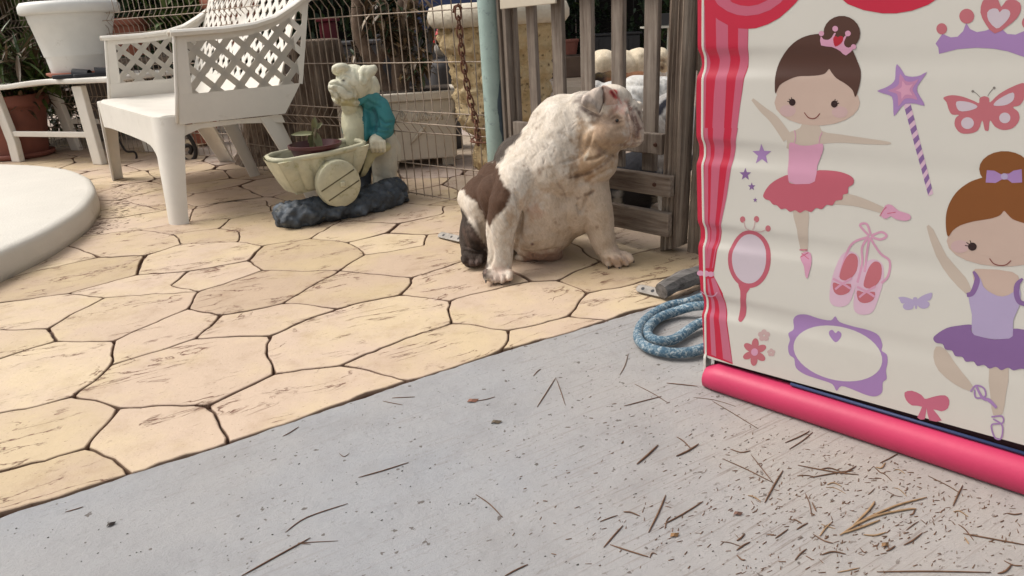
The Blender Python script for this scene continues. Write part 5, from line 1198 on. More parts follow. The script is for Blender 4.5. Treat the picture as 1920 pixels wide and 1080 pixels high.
# barrow bowl
CB = (.50, .475, .335)
def quadstrip(mb, P, Q, n, th): pass
near_r = [(-.225, .258), (.145, .275)]; 
def bowl_side(name, b0, b1, par=st_):
    """curved planked wall between rim line and bottom line"""
    mb = MB(); nu, nv_ = 36, 12; vs = []
    for s_ in (0, 1):
        for i in range(nv_+1):
            v = i/nv_
            for j in range(nu+1):
                u = j/nu; ar = -.225+.37*u; ab = -.165+.255*u; a = ab+(ar-ab)*v**.8; z = (.125+.03*max(0, (u-.6)/.4))*(1-v)+(.256+.02*u)*v
                b = (b1+(b0-b1)*math.sin(v*math.pi/2)**.8)+(.010 if s_ else 0)*(1 if b0 < 0 else -1)
                pl_ = .007*abs(math.sin(u*math.pi*6))**.35+.003*nz((u*4, v*7), 2.2)
                vs.append(S3(a, b+pl_*(-1 if b0 < .02 else 1)*(0 if s_ else 1), z))
    q = nu+1; k0 = (nv_+1)*q; fs = []
    for i in range(nv_):
        for j in range(nu): k = i*q+j; fs += [(k, k+1, k+q+1, k+q), (k0+k+q, k0+k+q+1, k0+k+1, k0+k)]
    for j in range(nu): fs += [(j+1, j, k0+j, k0+j+1), (nv_*q+j, nv_*q+j+1, k0+nv_*q+j+1, k0+nv_*q+j)]
    mb.add(vs, fs); return mb
M_barrow = pm('barrow_paint', CB, .6, .14, 16, .5, 60, .003, dirt=(.27, .25, .10), dirt_amt=.16, dirt_s=18)
bowl_side('side', -.035, .0).build('bowl_side', M_barrow, st_, autos=60)
bowl_side('side', .175, .14).build('bowl_side', M_barrow, st_, autos=60)
for a_r, a_b, nm, z in ((-.225, -.165, 'bowl_front', .256), (.145, .09, 'bowl_back', .275)):
    mb = MB(); vs = []; nj = 16
    for s_ in (0, 1):
        for i in range(9):
            v = i/8
            for j in range(nj+1):
                u = j/nj; b = (.0+(.14)*u)*(1-v)+(-.035+.21*u)*v; bulge = (-.018 if a_r < 0 else .01)*math.sin(math.pi*u); a = a_b+(a_r-a_b)*v**.8
                vs.append(S3(a+bulge+.010*s_*(1 if a_r < 0 else -1)+.003*abs(math.sin(u*math.pi*4))**.3*(-1 if a_r < 0 else 1), b, .125*(1-v)+z*v))
    q = nj+1; k0 = 9*q; fs = []
    for i in range(8):
        for j in range(nj): k = i*q+j; fs += [(k, k+1, k+q+1, k+q), (k0+k+q, k0+k+q+1, k0+k+1, k0+k)]
    mb.add(vs, fs); mb.build(nm, M_barrow, st_, autos=60)
mb = MB(); mb.tube([S3(-.225, -.04, .258), S3(-.23, .07, .258), S3(-.225, .18, .258), S3(-.03, .185, .267), S3(.145, .18, .277), S3(.15, .07, .275), S3(.145, -.04, .276), S3(-.03, -.045, .267)], .012, 8, closed=True)
me = bpy.data.meshes.new('r'); me.from_pydata(mb.v, [], mb.f); me = apply_mods(me, sub=1)
sculpt(me, rough=(40, .004)); link('bowl_rim', me, st_, M_barrow, True)
mb = MB(); mb.prism([S3(-.21, -.02, .235), S3(.135, -.02, .245), S3(.135, .16, .245), S3(-.21, .16, .235)], (0, 0, -.02)); mb.build('bowl_fill', pm('gravel_fill', (.36, .36, .32), .9, .6, 60, 1, 60, .01), st_)
mb = MB(); mb.prism([S3(-.165, .0, .118), S3(.09, .0, .14), S3(.09, .14, .14), S3(-.165, .14, .118)], (0, 0, .01)); mb.build('bowl_floor', M_barrow, st_)
# wheel
wc = S3(-.012, -.062, .148); mb = MB(); n = 40; vs = []; rings = [(0, -.020), (.05, -.020), (.078, -.019), (.086, -.014), (.089, 0), (.089, .022), (.0, .022)]
for (r_, b_) in rings:
    for k in range(n):
        q_ = 2*math.pi*k/n; rr = r_*(1+.03*nz((math.cos(q_)*2, math.sin(q_)*2), 1.5)); a, z = rr*math.cos(q_), rr*math.sin(q_)*1.06
        # two plank joints across the face
        t = -a*.45+z; g = 0
        if b_ < -.015 and r_ > 0: pass
        vs.append(wc+sa*a+sb*b_+np.array([0, 0, z]))
mb.add(vs, [(i*n+k, i*n+(k+1) % n, (i+1)*n+(k+1) % n, (i+1)*n+k) for i in range(len(rings)-1) for k in range(n)]); wh = mb.build('wheel', M_barrow, st_, autos=40)
M_groove = pm('groove_shadow_paint', (.11, .095, .05), .8, .3, 30)
for k, (off, hl) in enumerate(((.018, .078), (-.030, .074))):
    mb = MB(); dr = np.array([.91, .41]); nr_ = np.array([-.41, .91]); p0 = nr_*off
    mb.tube([wc+sa*(p0[0]+dr[0]*t)+sb*(-.0195)+np.array([0, 0, p0[1]+dr[1]*t]) for t in np.linspace(-hl, hl, 8)], .0028, 6); mb.build('plank_joint', M_groove, wh, smooth=True)
mb = MB(); mb.box(wc+sb*(-.027)+sa*.008, .020, .018, .020, sa); mb.build('hub', M_barrow, wh, bevel=.004)
# handle
mb = MB(); limb(mb, [(662, 322, YS(662)-.03, 7), (676, 322, YS(676)-.03, 11), (688, 305, YS(688)-.035, 10), (697, 288, YS(697)-.04, 10), (715, 280, YS(715)-.05, 10), (726, 274, YS(726)-.05, 8)])
spart('handle', mb, .006, 3, (.50, .45, .26), rough=(40, .003))
# trousers
mb = MB(); limb(mb, [(716, 262, YS(716)+.05, 30), (722, 300, YS(722)+.05, 27), (721, 335, YS(721)+.04, 23), (722, 348, YS(722)+.04, 24)]); blob(mb, 735, 285, YS(735)+.06, 18, 30, .05)
spart('trousers', mb, .007, 4, (.54, .51, .42), lines=[([(738, 275), (733, 300), (736, 325)], 3, .004), ([(705, 330), (722, 336), (738, 330)], 3, .004)], patches=[([(700, 260), (740, 260), (735, 285), (700, 290)], (.50, .48, .42), 8, .5)])
mb = MB(); limb(mb, [(680, 290, YS(680)+.12, 22), (678, 330, YS(678)+.11, 20), (675, 350, YS(675)+.1, 20)]); blob(mb, 700, 357, YS(700)+.01, 28, 11, .045); blob(mb, 690, 362, YS(690)-.01, 20, 9, .035)
spart('boots', mb, .007, 3, (.045, .052, .066))
# chest
mb = MB(); blob(mb, 664, 232, YS(664)+.03, 24, 48, .055, 4); blob(mb, 668, 262, YS(668)+.03, 24, 26, .055); blob(mb, 655, 200, YS(655)+.02, 16, 16, .04)
spart('shirt', mb, .006, 4, (.58, .55, .38), lines=[([(645, 205), (660, 212), (672, 208)], 3, .003)])
# jacket
mb = MB(); blob(mb, 705, 218, YS(705)+.05, 30, 42, .075, 12); blob(mb, 712, 245, YS(712)+.05, 28, 32, .07); blob(mb, 696, 190, YS(696)+.02, 22, 20, .06); blob(mb, 684, 232, YS(684)+.01, 12, 36, .045); blob(mb, 722, 262, YS(722)+.05, 22, 14, .06)
limb(mb, [(648, 215, YS(648)+.07, 8), (648, 245, YS(648)+.07, 8)])
limb(mb, [(712, 200, YS(712)-.01, 19), (722, 225, YS(722)-.03, 20), (719, 242, YS(719)-.04, 18), (711, 252, YS(711)-.05, 15)])
limb(mb, [(672, 192, YS(672)-.01, 7), (682, 182, YS(682)-.015, 9), (698, 178, YS(698)-.01, 9), (709, 186, YS(709)+.01, 8)])
TL_ = (.035, .215, .235)
spart('jacket', mb, .0055, 4, TL_, lines=[([(700, 205), (706, 228), (702, 248)], 3, .012), ([(712, 222), (722, 230), (736, 228)], 2.2, .008), ([(708, 234), (720, 240), (732, 240)], 2.2, .008), ([(704, 244), (714, 248), (728, 250)], 2, .008), ([(678, 200), (682, 230), (680, 262)], 2.2, .008), ([(690, 190), (700, 196), (712, 200)], 2.4, .008)], patches=[(('line', [(712, 222), (722, 230), (736, 228)], .8), (.015, .09, .11), 2, .6), (('line', [(708, 236), (720, 242), (732, 241)], .8), (.015, .09, .11), 2, .6), (('line', [(690, 190), (700, 197), (712, 201)], .8), (.015, .09, .11), 2, .6), (('line', [(700, 205), (706, 228), (702, 248)], 1.4), (.012, .08, .10), 2.5, .8), (('line', [(678, 200), (682, 230), (680, 262)], 1.2), (.015, .10, .12), 2, .6), ([(665, 190), (700, 170), (720, 180), (680, 205)], (.06, .27, .28), 6, .4)], seed=8)
mb = MB(); blob(mb, 706, 265, YS(706)-.06, 14, 14, .035)
for k in range(4): limb(mb, [(698+k*7, 266, YS(700)-.075, 5), (698+k*7.2, 277, YS(700)-.08, 4.6), (699+k*7, 283, YS(700)-.07, 4)])
spart('hand', mb, .004, 2, (.66, .62, .48), lines=[([(702, 270), (702, 284)], 1.5, .004), ([(709, 270), (709, 284)], 1.5, .004), ([(716, 268), (717, 282)], 1.5, .004)], rough=(40, .001))
# head
HC = (.62, .60, .47)
mb = MB(); blob(mb, 664, 155, YS(664)+.02, 34, 33, .075); blob(mb, 690, 165, YS(690)+.03, 22, 28, .06); blob(mb, 640, 172, YS(640)+.0, 20, 21, .055, -10); blob(mb, 630, 165, YS(630)+.0, 14, 15, .045); blob(mb, 646, 184, YS(646)-.0, 24, 14, .055); blob(mb, 622, 160, YS(622), 6, 7, .022)
blob(mb, 640, 131, YS(640)+.02, 18, 11, .05, 10); blob(mb, 655, 192, YS(655)+.0, 20, 9, .045); blob(mb, 636, 187, YS(636), 12, 9, .035)
me_ = None
spart('head', mb, .0036, 3, HC, lines=[([(619, 158), (628, 156), (645, 162), (656, 172)], 2, .010), ([(630, 172), (638, 184), (636, 196)], 2, .010), ([(616, 176), (628, 186), (650, 190), (668, 186)], 2, .012), ([(622, 136), (628, 144), (640, 138)], 2, .006), ([(628, 130), (632, 140), (642, 134)], 2, .006), ([(664, 165), (672, 180), (670, 195)], 2.4, .008), ([(618, 168), (626, 172), (630, 180)], 1.8, .006), ([(656, 158), (665, 175), (662, 188)], 2.2, .006), ([(640, 145), (648, 140), (658, 145)], 1.8, .006)],
      bumps=[(644, 151, 4, -.004), (630, 178, 8, .004), (650, 178, 9, .004), (644, 142, 6, .003)], rough=(34, .002),
      patches=[(('dot', 644, 151, 3.4), (.02, .015, .015), 1.2, 1), (('line', [(638, 148), (644, 146), (651, 149)], .8), (.25, .25, .2), 1.5, .8), (('line', [(653, 160), (664, 172), (662, 190)], .8), (.4, .4, .3), 2.5, .7), (('line', [(622, 140), (630, 146), (640, 140)], .6), (.36, .38, .32), 1.5, .7), (('line', [(628, 133), (634, 140)], .5), (.36, .38, .32), 1.5, .7), (('line', [(664, 130), (668, 145), (674, 158)], .8), (.42, .43, .32), 2, .7), (('dot', 645, 156, 5), (.40, .40, .34), 3, .5), (('line', [(618, 176), (630, 186), (652, 190), (668, 187)], 1.2), (.32, .27, .12), 2.5, .7), ([(630, 186), (668, 186), (664, 202), (640, 202)], (.44, .38, .16), 4, .7), (('line', [(619, 158), (628, 156), (645, 162)], 1), (.33, .34, .28), 2, .6), (('line', [(630, 172), (638, 184)], 1), (.3, .3, .2), 2, .6), ([(676, 160), (690, 150), (705, 175), (690, 195)], (.55, .54, .40), 6, .5), (('dot', 625, 168, 3), (.30, .28, .22), 3, .5)], seed=10)
mb = MB(); blob(mb, 684, 138, YS(684)-.045, 14, 17, .022, -20); blob(mb, 680, 150, YS(680)-.05, 10, 12, .02, 10); blob(mb, 693, 133, YS(693)-.05, 13, 11, .02, 12); blob(mb, 700, 130, YS(700)-.045, 8, 9, .016)
spart('ear', mb, .0045, 3, HC, lines=[([(684, 132), (684, 145), (680, 156)], 4, .004)], patches=[([(676, 135), (690, 132), (690, 155), (678, 162)], (.50, .50, .36), 4, .6)])
mb = MB(); blob(mb, 630, 129, YS(630)+.06, 8, 7, .02); spart('ear', mb, .0045, 3, HC)
# ------------------------------------------------------------------ little plant pot sitting in the barrow
M_maroon = pm('maroon_plastic', (.065, .014, .016), .4, .15, 10)
pc_ = S3(-.045, .06, .222); mb = MB()
pr_ = root('small_plant_pot', tuple(pc_), 'small maroon plastic pot with a wilting succulent, set in the statue barrow', 'plant pot')
mb.lathe(pc_, [(.075, 0), (.098, .062), (.105, .063), (.106, .075), (.100, .076), (.094, .06), (.07, .01)], 36); mb.build('pot_wall', M_maroon, pr_, autos=40)
mb = MB(); mb.lathe(pc_, [(.092, .048), (.05, .052), (.001, .054)], 20, closed=False); mb.build('soil', M_soil, pr_)
M_succ = pm('succulent_leaf', (.17, .17, .075), .5, .3, 20, .2, 50)
def leaf3(mb, p, d, L, w, up=(0, 0, 1), curl=.3, n=5, th=.15):
    p = np.array(p, float); d = np.array(d, float); d /= np.linalg.norm(d); up = np.array(up, float); s = np.cross(d, up); s /= np.linalg.norm(s)+1e-9; u = np.cross(s, d)
    vs = []
    for i in range(n+1):
        t = i/n; ww = w*math.sin(math.pi*min(1, .12+.88*t))**.8*(1 if t < 1 else 0); c = p+d*L*t-u*curl*L*t*t
        vs += [c-s*ww/2, c-u*ww*th, c+s*ww/2]
    fs = []
    for i in range(n): k = i*3; fs += [(k, k+1, k+4, k+3), (k+1, k+2, k+5, k+4)]
    mb.add(vs, fs)
mb = MB()
mb.tube([pc_+np.array([0, 0, .05]), pc_+np.array([.002, 0, .10]), pc_+np.array([.012, 0, .135])], .006, 6); mb.build('stem', pm('succulent_stem', (.20, .16, .09), .7), pr_, smooth=True)
for k, (dx, dz, L, w_, z) in enumerate(((-.9, .12, .095, .022, .115), (-.25, -.75, .075, .03, .12), (.15, -.85, .08, .034, .12), (.45, -.6, .07, .03, .115), (.2, .9, .06, .022, .12), (-.05, .8, .05, .02, .12), (-.5, -.5, .05, .028, .11), (.6, .4, .045, .02, .13))):
    mb = MB(); leaf3(mb, pc_+np.array([.006, 0, z]), sa*dx-sb*.35*((k % 3)-1)+np.array([0, 0, dz]), L, w_, up=-sb*.8+np.array([0, 0, .5]), curl=.25, th=.3); mb.build('leaf', M_succ, pr_, smooth=True, fix=False)
# ------------------------------------------------------------------ dogs on the far side of the gate
def dogroot(px, py, Y, lab):
    c = V(px, py, Y); c[2] = 0; return root('bulldog', tuple(c), lab, 'dog')
d2 = dogroot(1180, 200, 4.2, 'cream bulldog standing farthest beyond the gate, facing right')
mb = MB(); Y = 4.15
blob(mb, 1130, 128, Y, 32, 33, .14); blob(mb, 1165, 128, Y, 36, 32, .14); blob(mb, 1195, 122, Y, 28, 31, .13); blob(mb, 1225, 112, Y, 20, 20, .10); blob(mb, 1238, 110, Y-.02, 16, 19, .09); blob(mb, 1246, 122, Y-.02, 11, 14, .07)
for x, dy in ((1108, .08), (1118, -.08), (1200, -.08), (1212, .08)): limb(mb, [(x, 140, Y+dy, 14), (x+1, 180, Y+dy, 10), (x+1, 210, Y+dy, 8), (x+4, 218, Y+dy, 9)])
blob(mb, 1236, 94, Y-.06, 5, 6, .02); blob(mb, 1213, 96, Y+.06, 5, 6, .02)
me = melt(mb, .009, 4)
sculpt(me, lines=[([(1232, 108), (1240, 116), (1250, 112)], 2, .01), ([(1240, 118), (1240, 130)], 2, .01)], rough=(14, .004))
paint(me, (.72, .62, .47), [(('dot', 1243, 126, 5), (.10, .06, .05), 3, .9), (('dot', 1242, 112, 3), (.25, .18, .12), 2, .7), (('line', [(1234, 116), (1244, 113), (1251, 120)], 1.5), (.22, .15, .10), 2, .7), (('dot', 1203, 106, 3), (.3, .24, .16), 3, .8)], seed=12); link('body', me, d2, M_fur, True)
d3 = dogroot(1160, 250, 3.6, 'dark brown bulldog, its back showing between the cream and the grey ones')
mb = MB(); Y = 3.62
blob(mb, 1150, 170, Y, 45, 36, .13); blob(mb, 1195, 168, Y, 42, 32, .13); blob(mb, 1122, 152, Y-.03, 13, 16, .06); blob(mb, 1228, 170, Y, 20, 28, .1)
for x, dy in ((1130, .08), (1140, -.06), (1215, -.06), (1222, .08)): limb(mb, [(x, 185, Y+dy, 15), (x, 225, Y+dy, 11), (x+2, 252, Y+dy, 10)])
me = melt(mb, .009, 4); paint(me, (.20, .085, .035), [([(1100, 120), (1138, 132), (1136, 180), (1100, 190)], (.035, .022, .018), 5, 1), (('line', [(1120, 140), (1150, 137)], 3), (.13, .09, .03), 4, .7)], seed=14); link('body', me, d3, M_fur, True)
d4 = dogroot(1190, 330, 3.0, 'grey and white bulldog close behind the pickets, its wrinkled back above the sitting one')
mb = MB(); Y = 3.0
blob(mb, 1150, 200, Y, 42, 46, .13, 15); blob(mb, 1195, 196, Y-.02, 50, 53, .15); blob(mb, 1235, 200, Y+.02, 42, 56, .14); blob(mb, 1258, 190, Y+.05, 30, 40, .12); blob(mb, 1118, 168, Y+.02, 14, 16, .06)
blob(mb, 1207, 212, Y-.16, 18, 10, .05, -20)
for x, dy in ((1150, .05), (1205, -.08), (1245, -.05)): limb(mb, [(x, 225, Y+dy, 19), (x, 285, Y+dy, 14), (x, 318, Y+dy, 12), (x-3, 328, Y+dy-.02, 13)])
me = melt(mb, .008, 4)
sculpt(me, lines=[([(1172, 158), (1200, 160), (1225, 156)], 3, .008), ([(1190, 175), (1205, 190), (1202, 205)], 4, .01), ([(1180, 205), (1200, 215), (1215, 205)], 3, .01), ([(1228, 160), (1245, 175), (1252, 200)], 4, .009)], rough=(13, .006))
paint(me, (.60, .59, .57), [([(1235, 150), (1262, 160), (1268, 175), (1245, 172)], (.16, .15, .15), 6, .8), ([(1108, 150), (1125, 152), (1120, 176), (1105, 180)], (.25, .24, .24), 5, .6), (('line', [(1190, 200), (1215, 214)], 4), (.25, .2, .18), 5, .6)], seed=15); link('body', me, d4, M_fur, True)
d5 = dogroot(1230, 436, 2.45, 'black and white bulldog peering past the latch post, dark body seen between the gate rails')
mb = MB(); Y = 2.46
blob(mb, 1260, 222, Y, 44, 50, .085); blob(mb, 1240, 240, Y-.01, 17, 24, .06); blob(mb, 1290, 250, Y, 30, 34, .08); blob(mb, 1255, 300, Y+.06, 44, 50, .13); blob(mb, 1225, 325, Y+.12, 60, 55, .15); blob(mb, 1190, 340, Y+.16, 60, 55, .15); blob(mb, 1160, 350, Y+.18, 45, 55, .14)
for x, dy in ((1248, -.02), (1205, .1), (1170, .14), (1272, .05)): limb(mb, [(x, 330, Y+dy, 20), (x+1, 390, Y+dy, 15), (x, 425, Y+dy-.01, 13)])
for x, dy in ((1243, -.04), (1200, .08)):
    for k in range(3): limb(mb, [(x+k*9-8, 424, Y+dy-.03, 6), (x+k*9-9, 433, Y+dy-.06, 6)])
blob(mb, 1190, 432, Y+.05, 20, 8, .04)
me = melt(mb, .007, 4); sculpt(me, lines=[([(1246, 224), (1256, 219), (1264, 224)], 2.5, .006)], rough=(16, .003))
paint(me, (.020, .020, .026), [([(1215, 165), (1300, 165), (1330, 290), (1245, 290), (1222, 272), (1220, 220)], (.60, .58, .57), 4, 1), ([(1232, 216), (1233, 200), (1243, 186), (1262, 178), (1264, 192), (1250, 200), (1241, 216)], (.025, .025, .04), 2, 1), (('dot', 1252, 222, 4), (.05, .03, .03), 2, .95), ([(1226, 370), (1262, 340), (1275, 450), (1160, 460), (1160, 418), (1215, 415)], (.42, .40, .38), 4, .95), ([(1150, 360), (1165, 355), (1168, 385), (1150, 385)], (.3, .29, .28), 3, .9), ([(1222, 283), (1262, 283), (1262, 318), (1236, 318)], (.24, .22, .21), 4, .9)], seed=17)
link('body', me, d5, M_fur, True)
# ------------------------------------------------------------------ wooden stick with a metal bracket, and the small bracket by the hind paw
M_greywood = wood('grey_driftwood', (.10, .09, .085), (.19, .175, .165), (60, 60, 6), (0, math.pi/2, 0))
M_zinc = pm('dull_zinc', (.22, .20, .18), .55, .3, 40, .3, 120, metal=.5)
br = root('gate_stop', tuple(G(1250, 540)), 'grey length of wood ending in a drilled metal plate, beside the blue rope', 'wood stop')
a = G(1240, 546, .028); b = G(1345, 500, .040); mb = MB(); dd = (b-a)/np.linalg.norm(b-a)
pts = [a+(b-a)*t+np.array([0, 0, .006*math.sin(t*5)]) for t in np.linspace(0, 1, 10)]; mb.tube(pts, [.022, .024, .023, .026, .027, .025, .027, .028, .028, .028], 9); mb.build('wood_bar', M_greywood, br, autos=35)
def bracket(c0, c1, hgt, name, par):
    c0 = np.array(c0); c1 = np.array(c1); ax = (c1-c0)/np.linalg.norm(c1-c0); L = np.linalg.norm(c1-c0); up = np.array([0, 0, 1.0]); nn_ = np.cross(ax, up); nn_ /= np.linalg.norm(nn_)
    if nn_[1] > 0: nn_ = -nn_
    upv = (up*.55+(-nn_)*.83); upv /= np.linalg.norm(upv)
    bm = bmesh.new(); n = 10; outl = []
    for k in range(n+1): q = -math.pi/2+math.pi*k/n; outl.append((L/2-hgt/2+hgt/2*math.cos(q), hgt/2*math.sin(q)))
    for k in range(n+1): q = math.pi/2+math.pi*k/n; outl.append((-L/2+hgt/2+hgt/2*math.cos(q), hgt/2*math.sin(q)))
    cc = (c0+c1)/2; nrm = np.cross(ax, upv); nrm = nrm if nrm[2] > 0 else -nrm
    mb = MB(); mb.prism([cc+ax*x+upv*y for x, y in outl], nrm*.004); o = mb.build(name, M_zinc, par, bevel=.001)
    for x in (-L*.28, L*.05, L*.34):
        mb = MB(); c = cc+ax*x+nrm*.0043; mb.lathe((0, 0, 0), [(hgt*.2, 0), (.0001, .0)], 12, closed=False)
        mb.v = [tuple(c+ax*p[0]+upv*p[1]) for p in mb.v]; mb.build('bolt_hole', M_black, par)
bracket(G(1194, 540, .012), G(1250, 553, .012), .026, 'metal_plate', br)
b2 = root('metal_bracket', tuple(G(845, 448)), 'small dull metal plate with holes lying by the bulldog hind paw', 'bracket')
bracket(G(823, 440, .010), G(868, 450, .014), .026, 'plate', b2)
# ------------------------------------------------------------------ blue rope coil
def mat_rope():
    M, t, b, tc = nodes('blue_white_braid'); ob = mapped(t, tc, (1, 1, 1))
    v = t.nodes.new('ShaderNodeTexVoronoi'); v.inputs['Scale'].default_value = 170; t.links.new(ob.outputs[0], v.inputs['Vector'])
    n = noiz(t, ob, 130, 4, .7, .6); r = ramp(t, n.outputs['Fac'], [(.42, (.06, .12, .18)), (.52, (.15, .22, .27)), (.60, (.36, .40, .42))])
    n2 = noiz(t, ob, 9, 3); o = mixc(t, 1, r.outputs[0], ramp(t, n2.outputs['Fac'], [(.3, g3(.75)), (.7, g3(1.15))]).outputs[0], 'MULTIPLY').outputs[2]
    t.links.new(o, b.inputs['Base Color']); b.inputs['Roughness'].default_value = .85; b.inputs['Specular IOR Level'].default_value = .2
    a = bumpn(t, b, v.outputs['Distance'], .5, .002); bumpn(t, b, n.outputs['Fac'], .5, .002, a); return M
rp = [(1330, 548, .016), (1290, 562, .016), (1252, 568, .014), (1218, 582, .014), (1197, 605, .014), (1191, 630, .014), (1204, 648, .014), (1230, 660, .014), (1262, 664, .014), (1300, 660, .014), (1345, 640, .014), (1372, 600, .016), (1350, 570, .030), (1300, 576, .034), (1262, 580, .016), (1228, 592, .014), (1210, 612, .014), (1212, 630, .014), (1228, 640, .014), (1256, 640, .014), (1282, 628, .014), (1304, 610, .020), (1330, 600, .030), (1345, 612, .03), (1320, 622, .036), (1290, 634, .036), (1262, 640, .038)]
rp = [(1330, 552, .018), (1290, 566, .014), (1255, 573, .014), (1222, 590, .014), (1201, 612, .014), (1197, 634, .014), (1212, 650, .014), (1240, 659, .014), (1275, 662, .014), (1310, 656, .014), (1350, 638, .014), (1372, 606, .016), (1350, 576, .030), (1305, 574, .030), (1270, 583, .016), (1236, 596, .014), (1217, 614, .014), (1216, 630, .014), (1234, 639, .014), (1262, 637, .014), (1286, 622, .014), (1312, 606, .018), (1336, 604, .030)]
rope = MB(); pth = spline([G(x, y, z) for x, y, z in rp], 9); rope.tube(pth, .0118, 12)
r_ = rope.build('rope', mat_rope(), smooth=True, base=tuple(G(1260, 620))); tag(r_, 'coil of thick blue and white braided rope on the concrete by the panel edge', 'rope')
# loose inner turn
rp2 = [(1330, 592, .014), (1300, 596, .012), (1272, 604, .012), (1254, 614, .0115), (1262, 622, .011), (1290, 612, .012), (1325, 598, .014)]
# ------------------------------------------------------------------ litter: needles, twigs, leaves, grit
M_needle = pm('dry_pine_needle', (.125, .062, .032), .7, .4, 60, .1)
M_needle2 = pm('pale_dry_stalk', (.30, .19, .10), .7, .3, 60, .1)
def needle(pts, w, i, big=False):
    P = spline([G(x, y, -.0028+w*.9) for x, y in pts], 5); n = len(P)
    mb = MB(); mb.tube(P, [w*(.5+.5*min(1, 4*min(k, n-1-k)/n)) for k in range(n)], 5)
    return mb
NE = [([(672, 895), (715, 883), (766, 867)], .0011), ([(1007, 763), (1025, 735), (1042, 708)], .0011), ([(1043, 710), (1052, 735), (1060, 760)], .0009), ([(1162, 703), (1172, 685), (1178, 663)], .0009), ([(1170, 761), (1205, 752), (1240, 743)], .0011), ([(1190, 720), (1225, 738), (1252, 755)], .0008), ([(1250, 718), (1280, 721), (1308, 724)], .0011), ([(1336, 752), (1378, 777), (1422, 804)], .0008),
 ([(1194, 870), (1215, 852), (1234, 834)], .0018), ([(1268, 855), (1290, 845), (1310, 832)], .0017), ([(1216, 998), (1235, 960), (1248, 928)], .0014), ([(1246, 982), (1283, 962), (1318, 940)], .0012), ([(1132, 1026), (1150, 1005), (1168, 985)], .0012), ([(1144, 1021), (1180, 1033), (1216, 1044)], .0012), ([(892, 927), (918, 945), (942, 970)], .0010), ([(1000, 705), (1008, 696), (1014, 692)], .0010),
 ([(1434, 942), (1450, 912), (1468, 882)], .0014), ([(1355, 860), (1400, 880), (1450, 905)], .0010), ([(1408, 852), (1430, 880), (1448, 903)], .0009), ([(1472, 830), (1500, 818), (1518, 808)], .0012), ([(1480, 842), (1505, 826), (1524, 810)], .0010), ([(1496, 872), (1560, 884), (1610, 890)], .0012), ([(1520, 895), (1570, 886), (1600, 882)], .0012), ([(1510, 925), (1518, 945), (1522, 968)], .0008), ([(1787, 948), (1795, 930), (1805, 910)], .0012), ([(1806, 1000), (1860, 1010), (1925, 1022)], .0012), ([(1644, 1072), (1740, 1071), (1858, 1073)], .0011), ([(1740, 892), (1780, 912), (1800, 925)], .0009), ([(1650, 868), (1670, 858), (1684, 850)], .0010), ([(1125, 978), (1140, 972), (1158, 966)], .0009), ([(946, 1080), (968, 1068), (990, 1058)], .0011), ([(452, 1080), (520, 1042), (582, 1008)], .0013), ([(535, 998), (575, 970), (652, 944)], .0010), ([(582, 1020), (560, 1018), (634, 1014)], .0007), ([(530, 818), (545, 810), (560, 800)], .0010), ([(122, 960), (140, 955), (156, 950)], .0009), ([(735, 746), (755, 745), (778, 744)], .0009), ([(718, 752), (738, 756), (755, 759)], .0008), ([(636, 850), (645, 856), (655, 850)], .0007), ([(890, 752), (910, 749), (928, 744)], .0009), ([(1300, 745), (1340, 750), (1380, 762)], .0006)]
for i, (p, w_) in enumerate(NE):
    mb = needle(p, w_, i); b_ = G(*p[1]); o = mb.build('pine_needle', M_needle, smooth=True, base=tuple(b_), fix=False)
    x, y = p[1]
    tag(o, 'dry brown pine needle lying on the grey concrete', 'pine needle', 'dry pine needles scattered over the concrete')
rn_ = random.Random(77)
for k in range(48):
    while True:
        x = rn_.gauss(1600, 190); y = rn_.gauss(935, 75)
        if 1000 < x < 1990 and y < 1095 and not (x > 1300 and y < 745+(x-1312)*.345): break
    a = rn_.choice([rn_.gauss(-.5, .35), rn_.gauss(.5, .4)]); L = rn_.uniform(12, 42)*(y/930); c_ = rn_.uniform(-6, 6)
    pts = [(x-math.cos(a)*L/2, y-math.sin(a)*L/2), (x+c_*.3, y+c_), (x+math.cos(a)*L/2, y+math.sin(a)*L/2)]
    o = needle(pts, rn_.uniform(.0006, .0013), k).build('pine_needle', M_needle if k % 4 else M_needle2, smooth=True, base=tuple(G(x, y)), fix=False)
    tag(o, 'dry brown pine needle lying on the grey concrete', 'pine needle', 'dry pine needles scattered over the concrete')
tw = MB()
for L in ([(1575, 1003), (1620, 975), (1680, 948), (1738, 932)], [(1590, 992), (1640, 968), (1700, 955), (1718, 954)], [(1600, 985), (1630, 955), (1640, 940)], [(1580, 1000), (1610, 990), (1650, 975)]): tw.add(*(lambda m: (m.v, m.f))(needle(L, .0017, 0)))
tag(tw.build('twig_cluster', M_needle2, smooth=True, base=tuple(G(1650, 965)), fix=False), 'small bundle of pale broken stalks on the concrete before the panel', 'twigs')
rr = random.Random(5)
def scatter(name, n, fn, mat, lo, hi, z0_=-.0029):
    mb = MB(); k = 0; t = 0
    while k < n and t < n*20:
        t += 1; x, y = fn(rr)
        p = G(x, y); L = rr.uniform(lo, hi); a = rr.gauss(.5, .55); w_ = rr.uniform(.0004, .0010); d = np.array([math.cos(a), math.sin(a), 0]); s = np.array([-d[1], d[0], 0])
        q = p+np.array([0, 0, z0_+w_*.5]); mb.add([q-d*L/2-s*w_, q-d*L/2+s*w_, q+d*L/2+s*w_*.6+np.array([0, 0, w_]), q+d*L/2-s*w_*.6, q+np.array([0, 0, w_*1.4])], [(0, 1, 4), (1, 2, 4), (2, 3, 4), (3, 0, 4), (0, 3, 2, 1)]); k += 1
    tag(mb.build(name, mat, fix=False), kind='stuff')
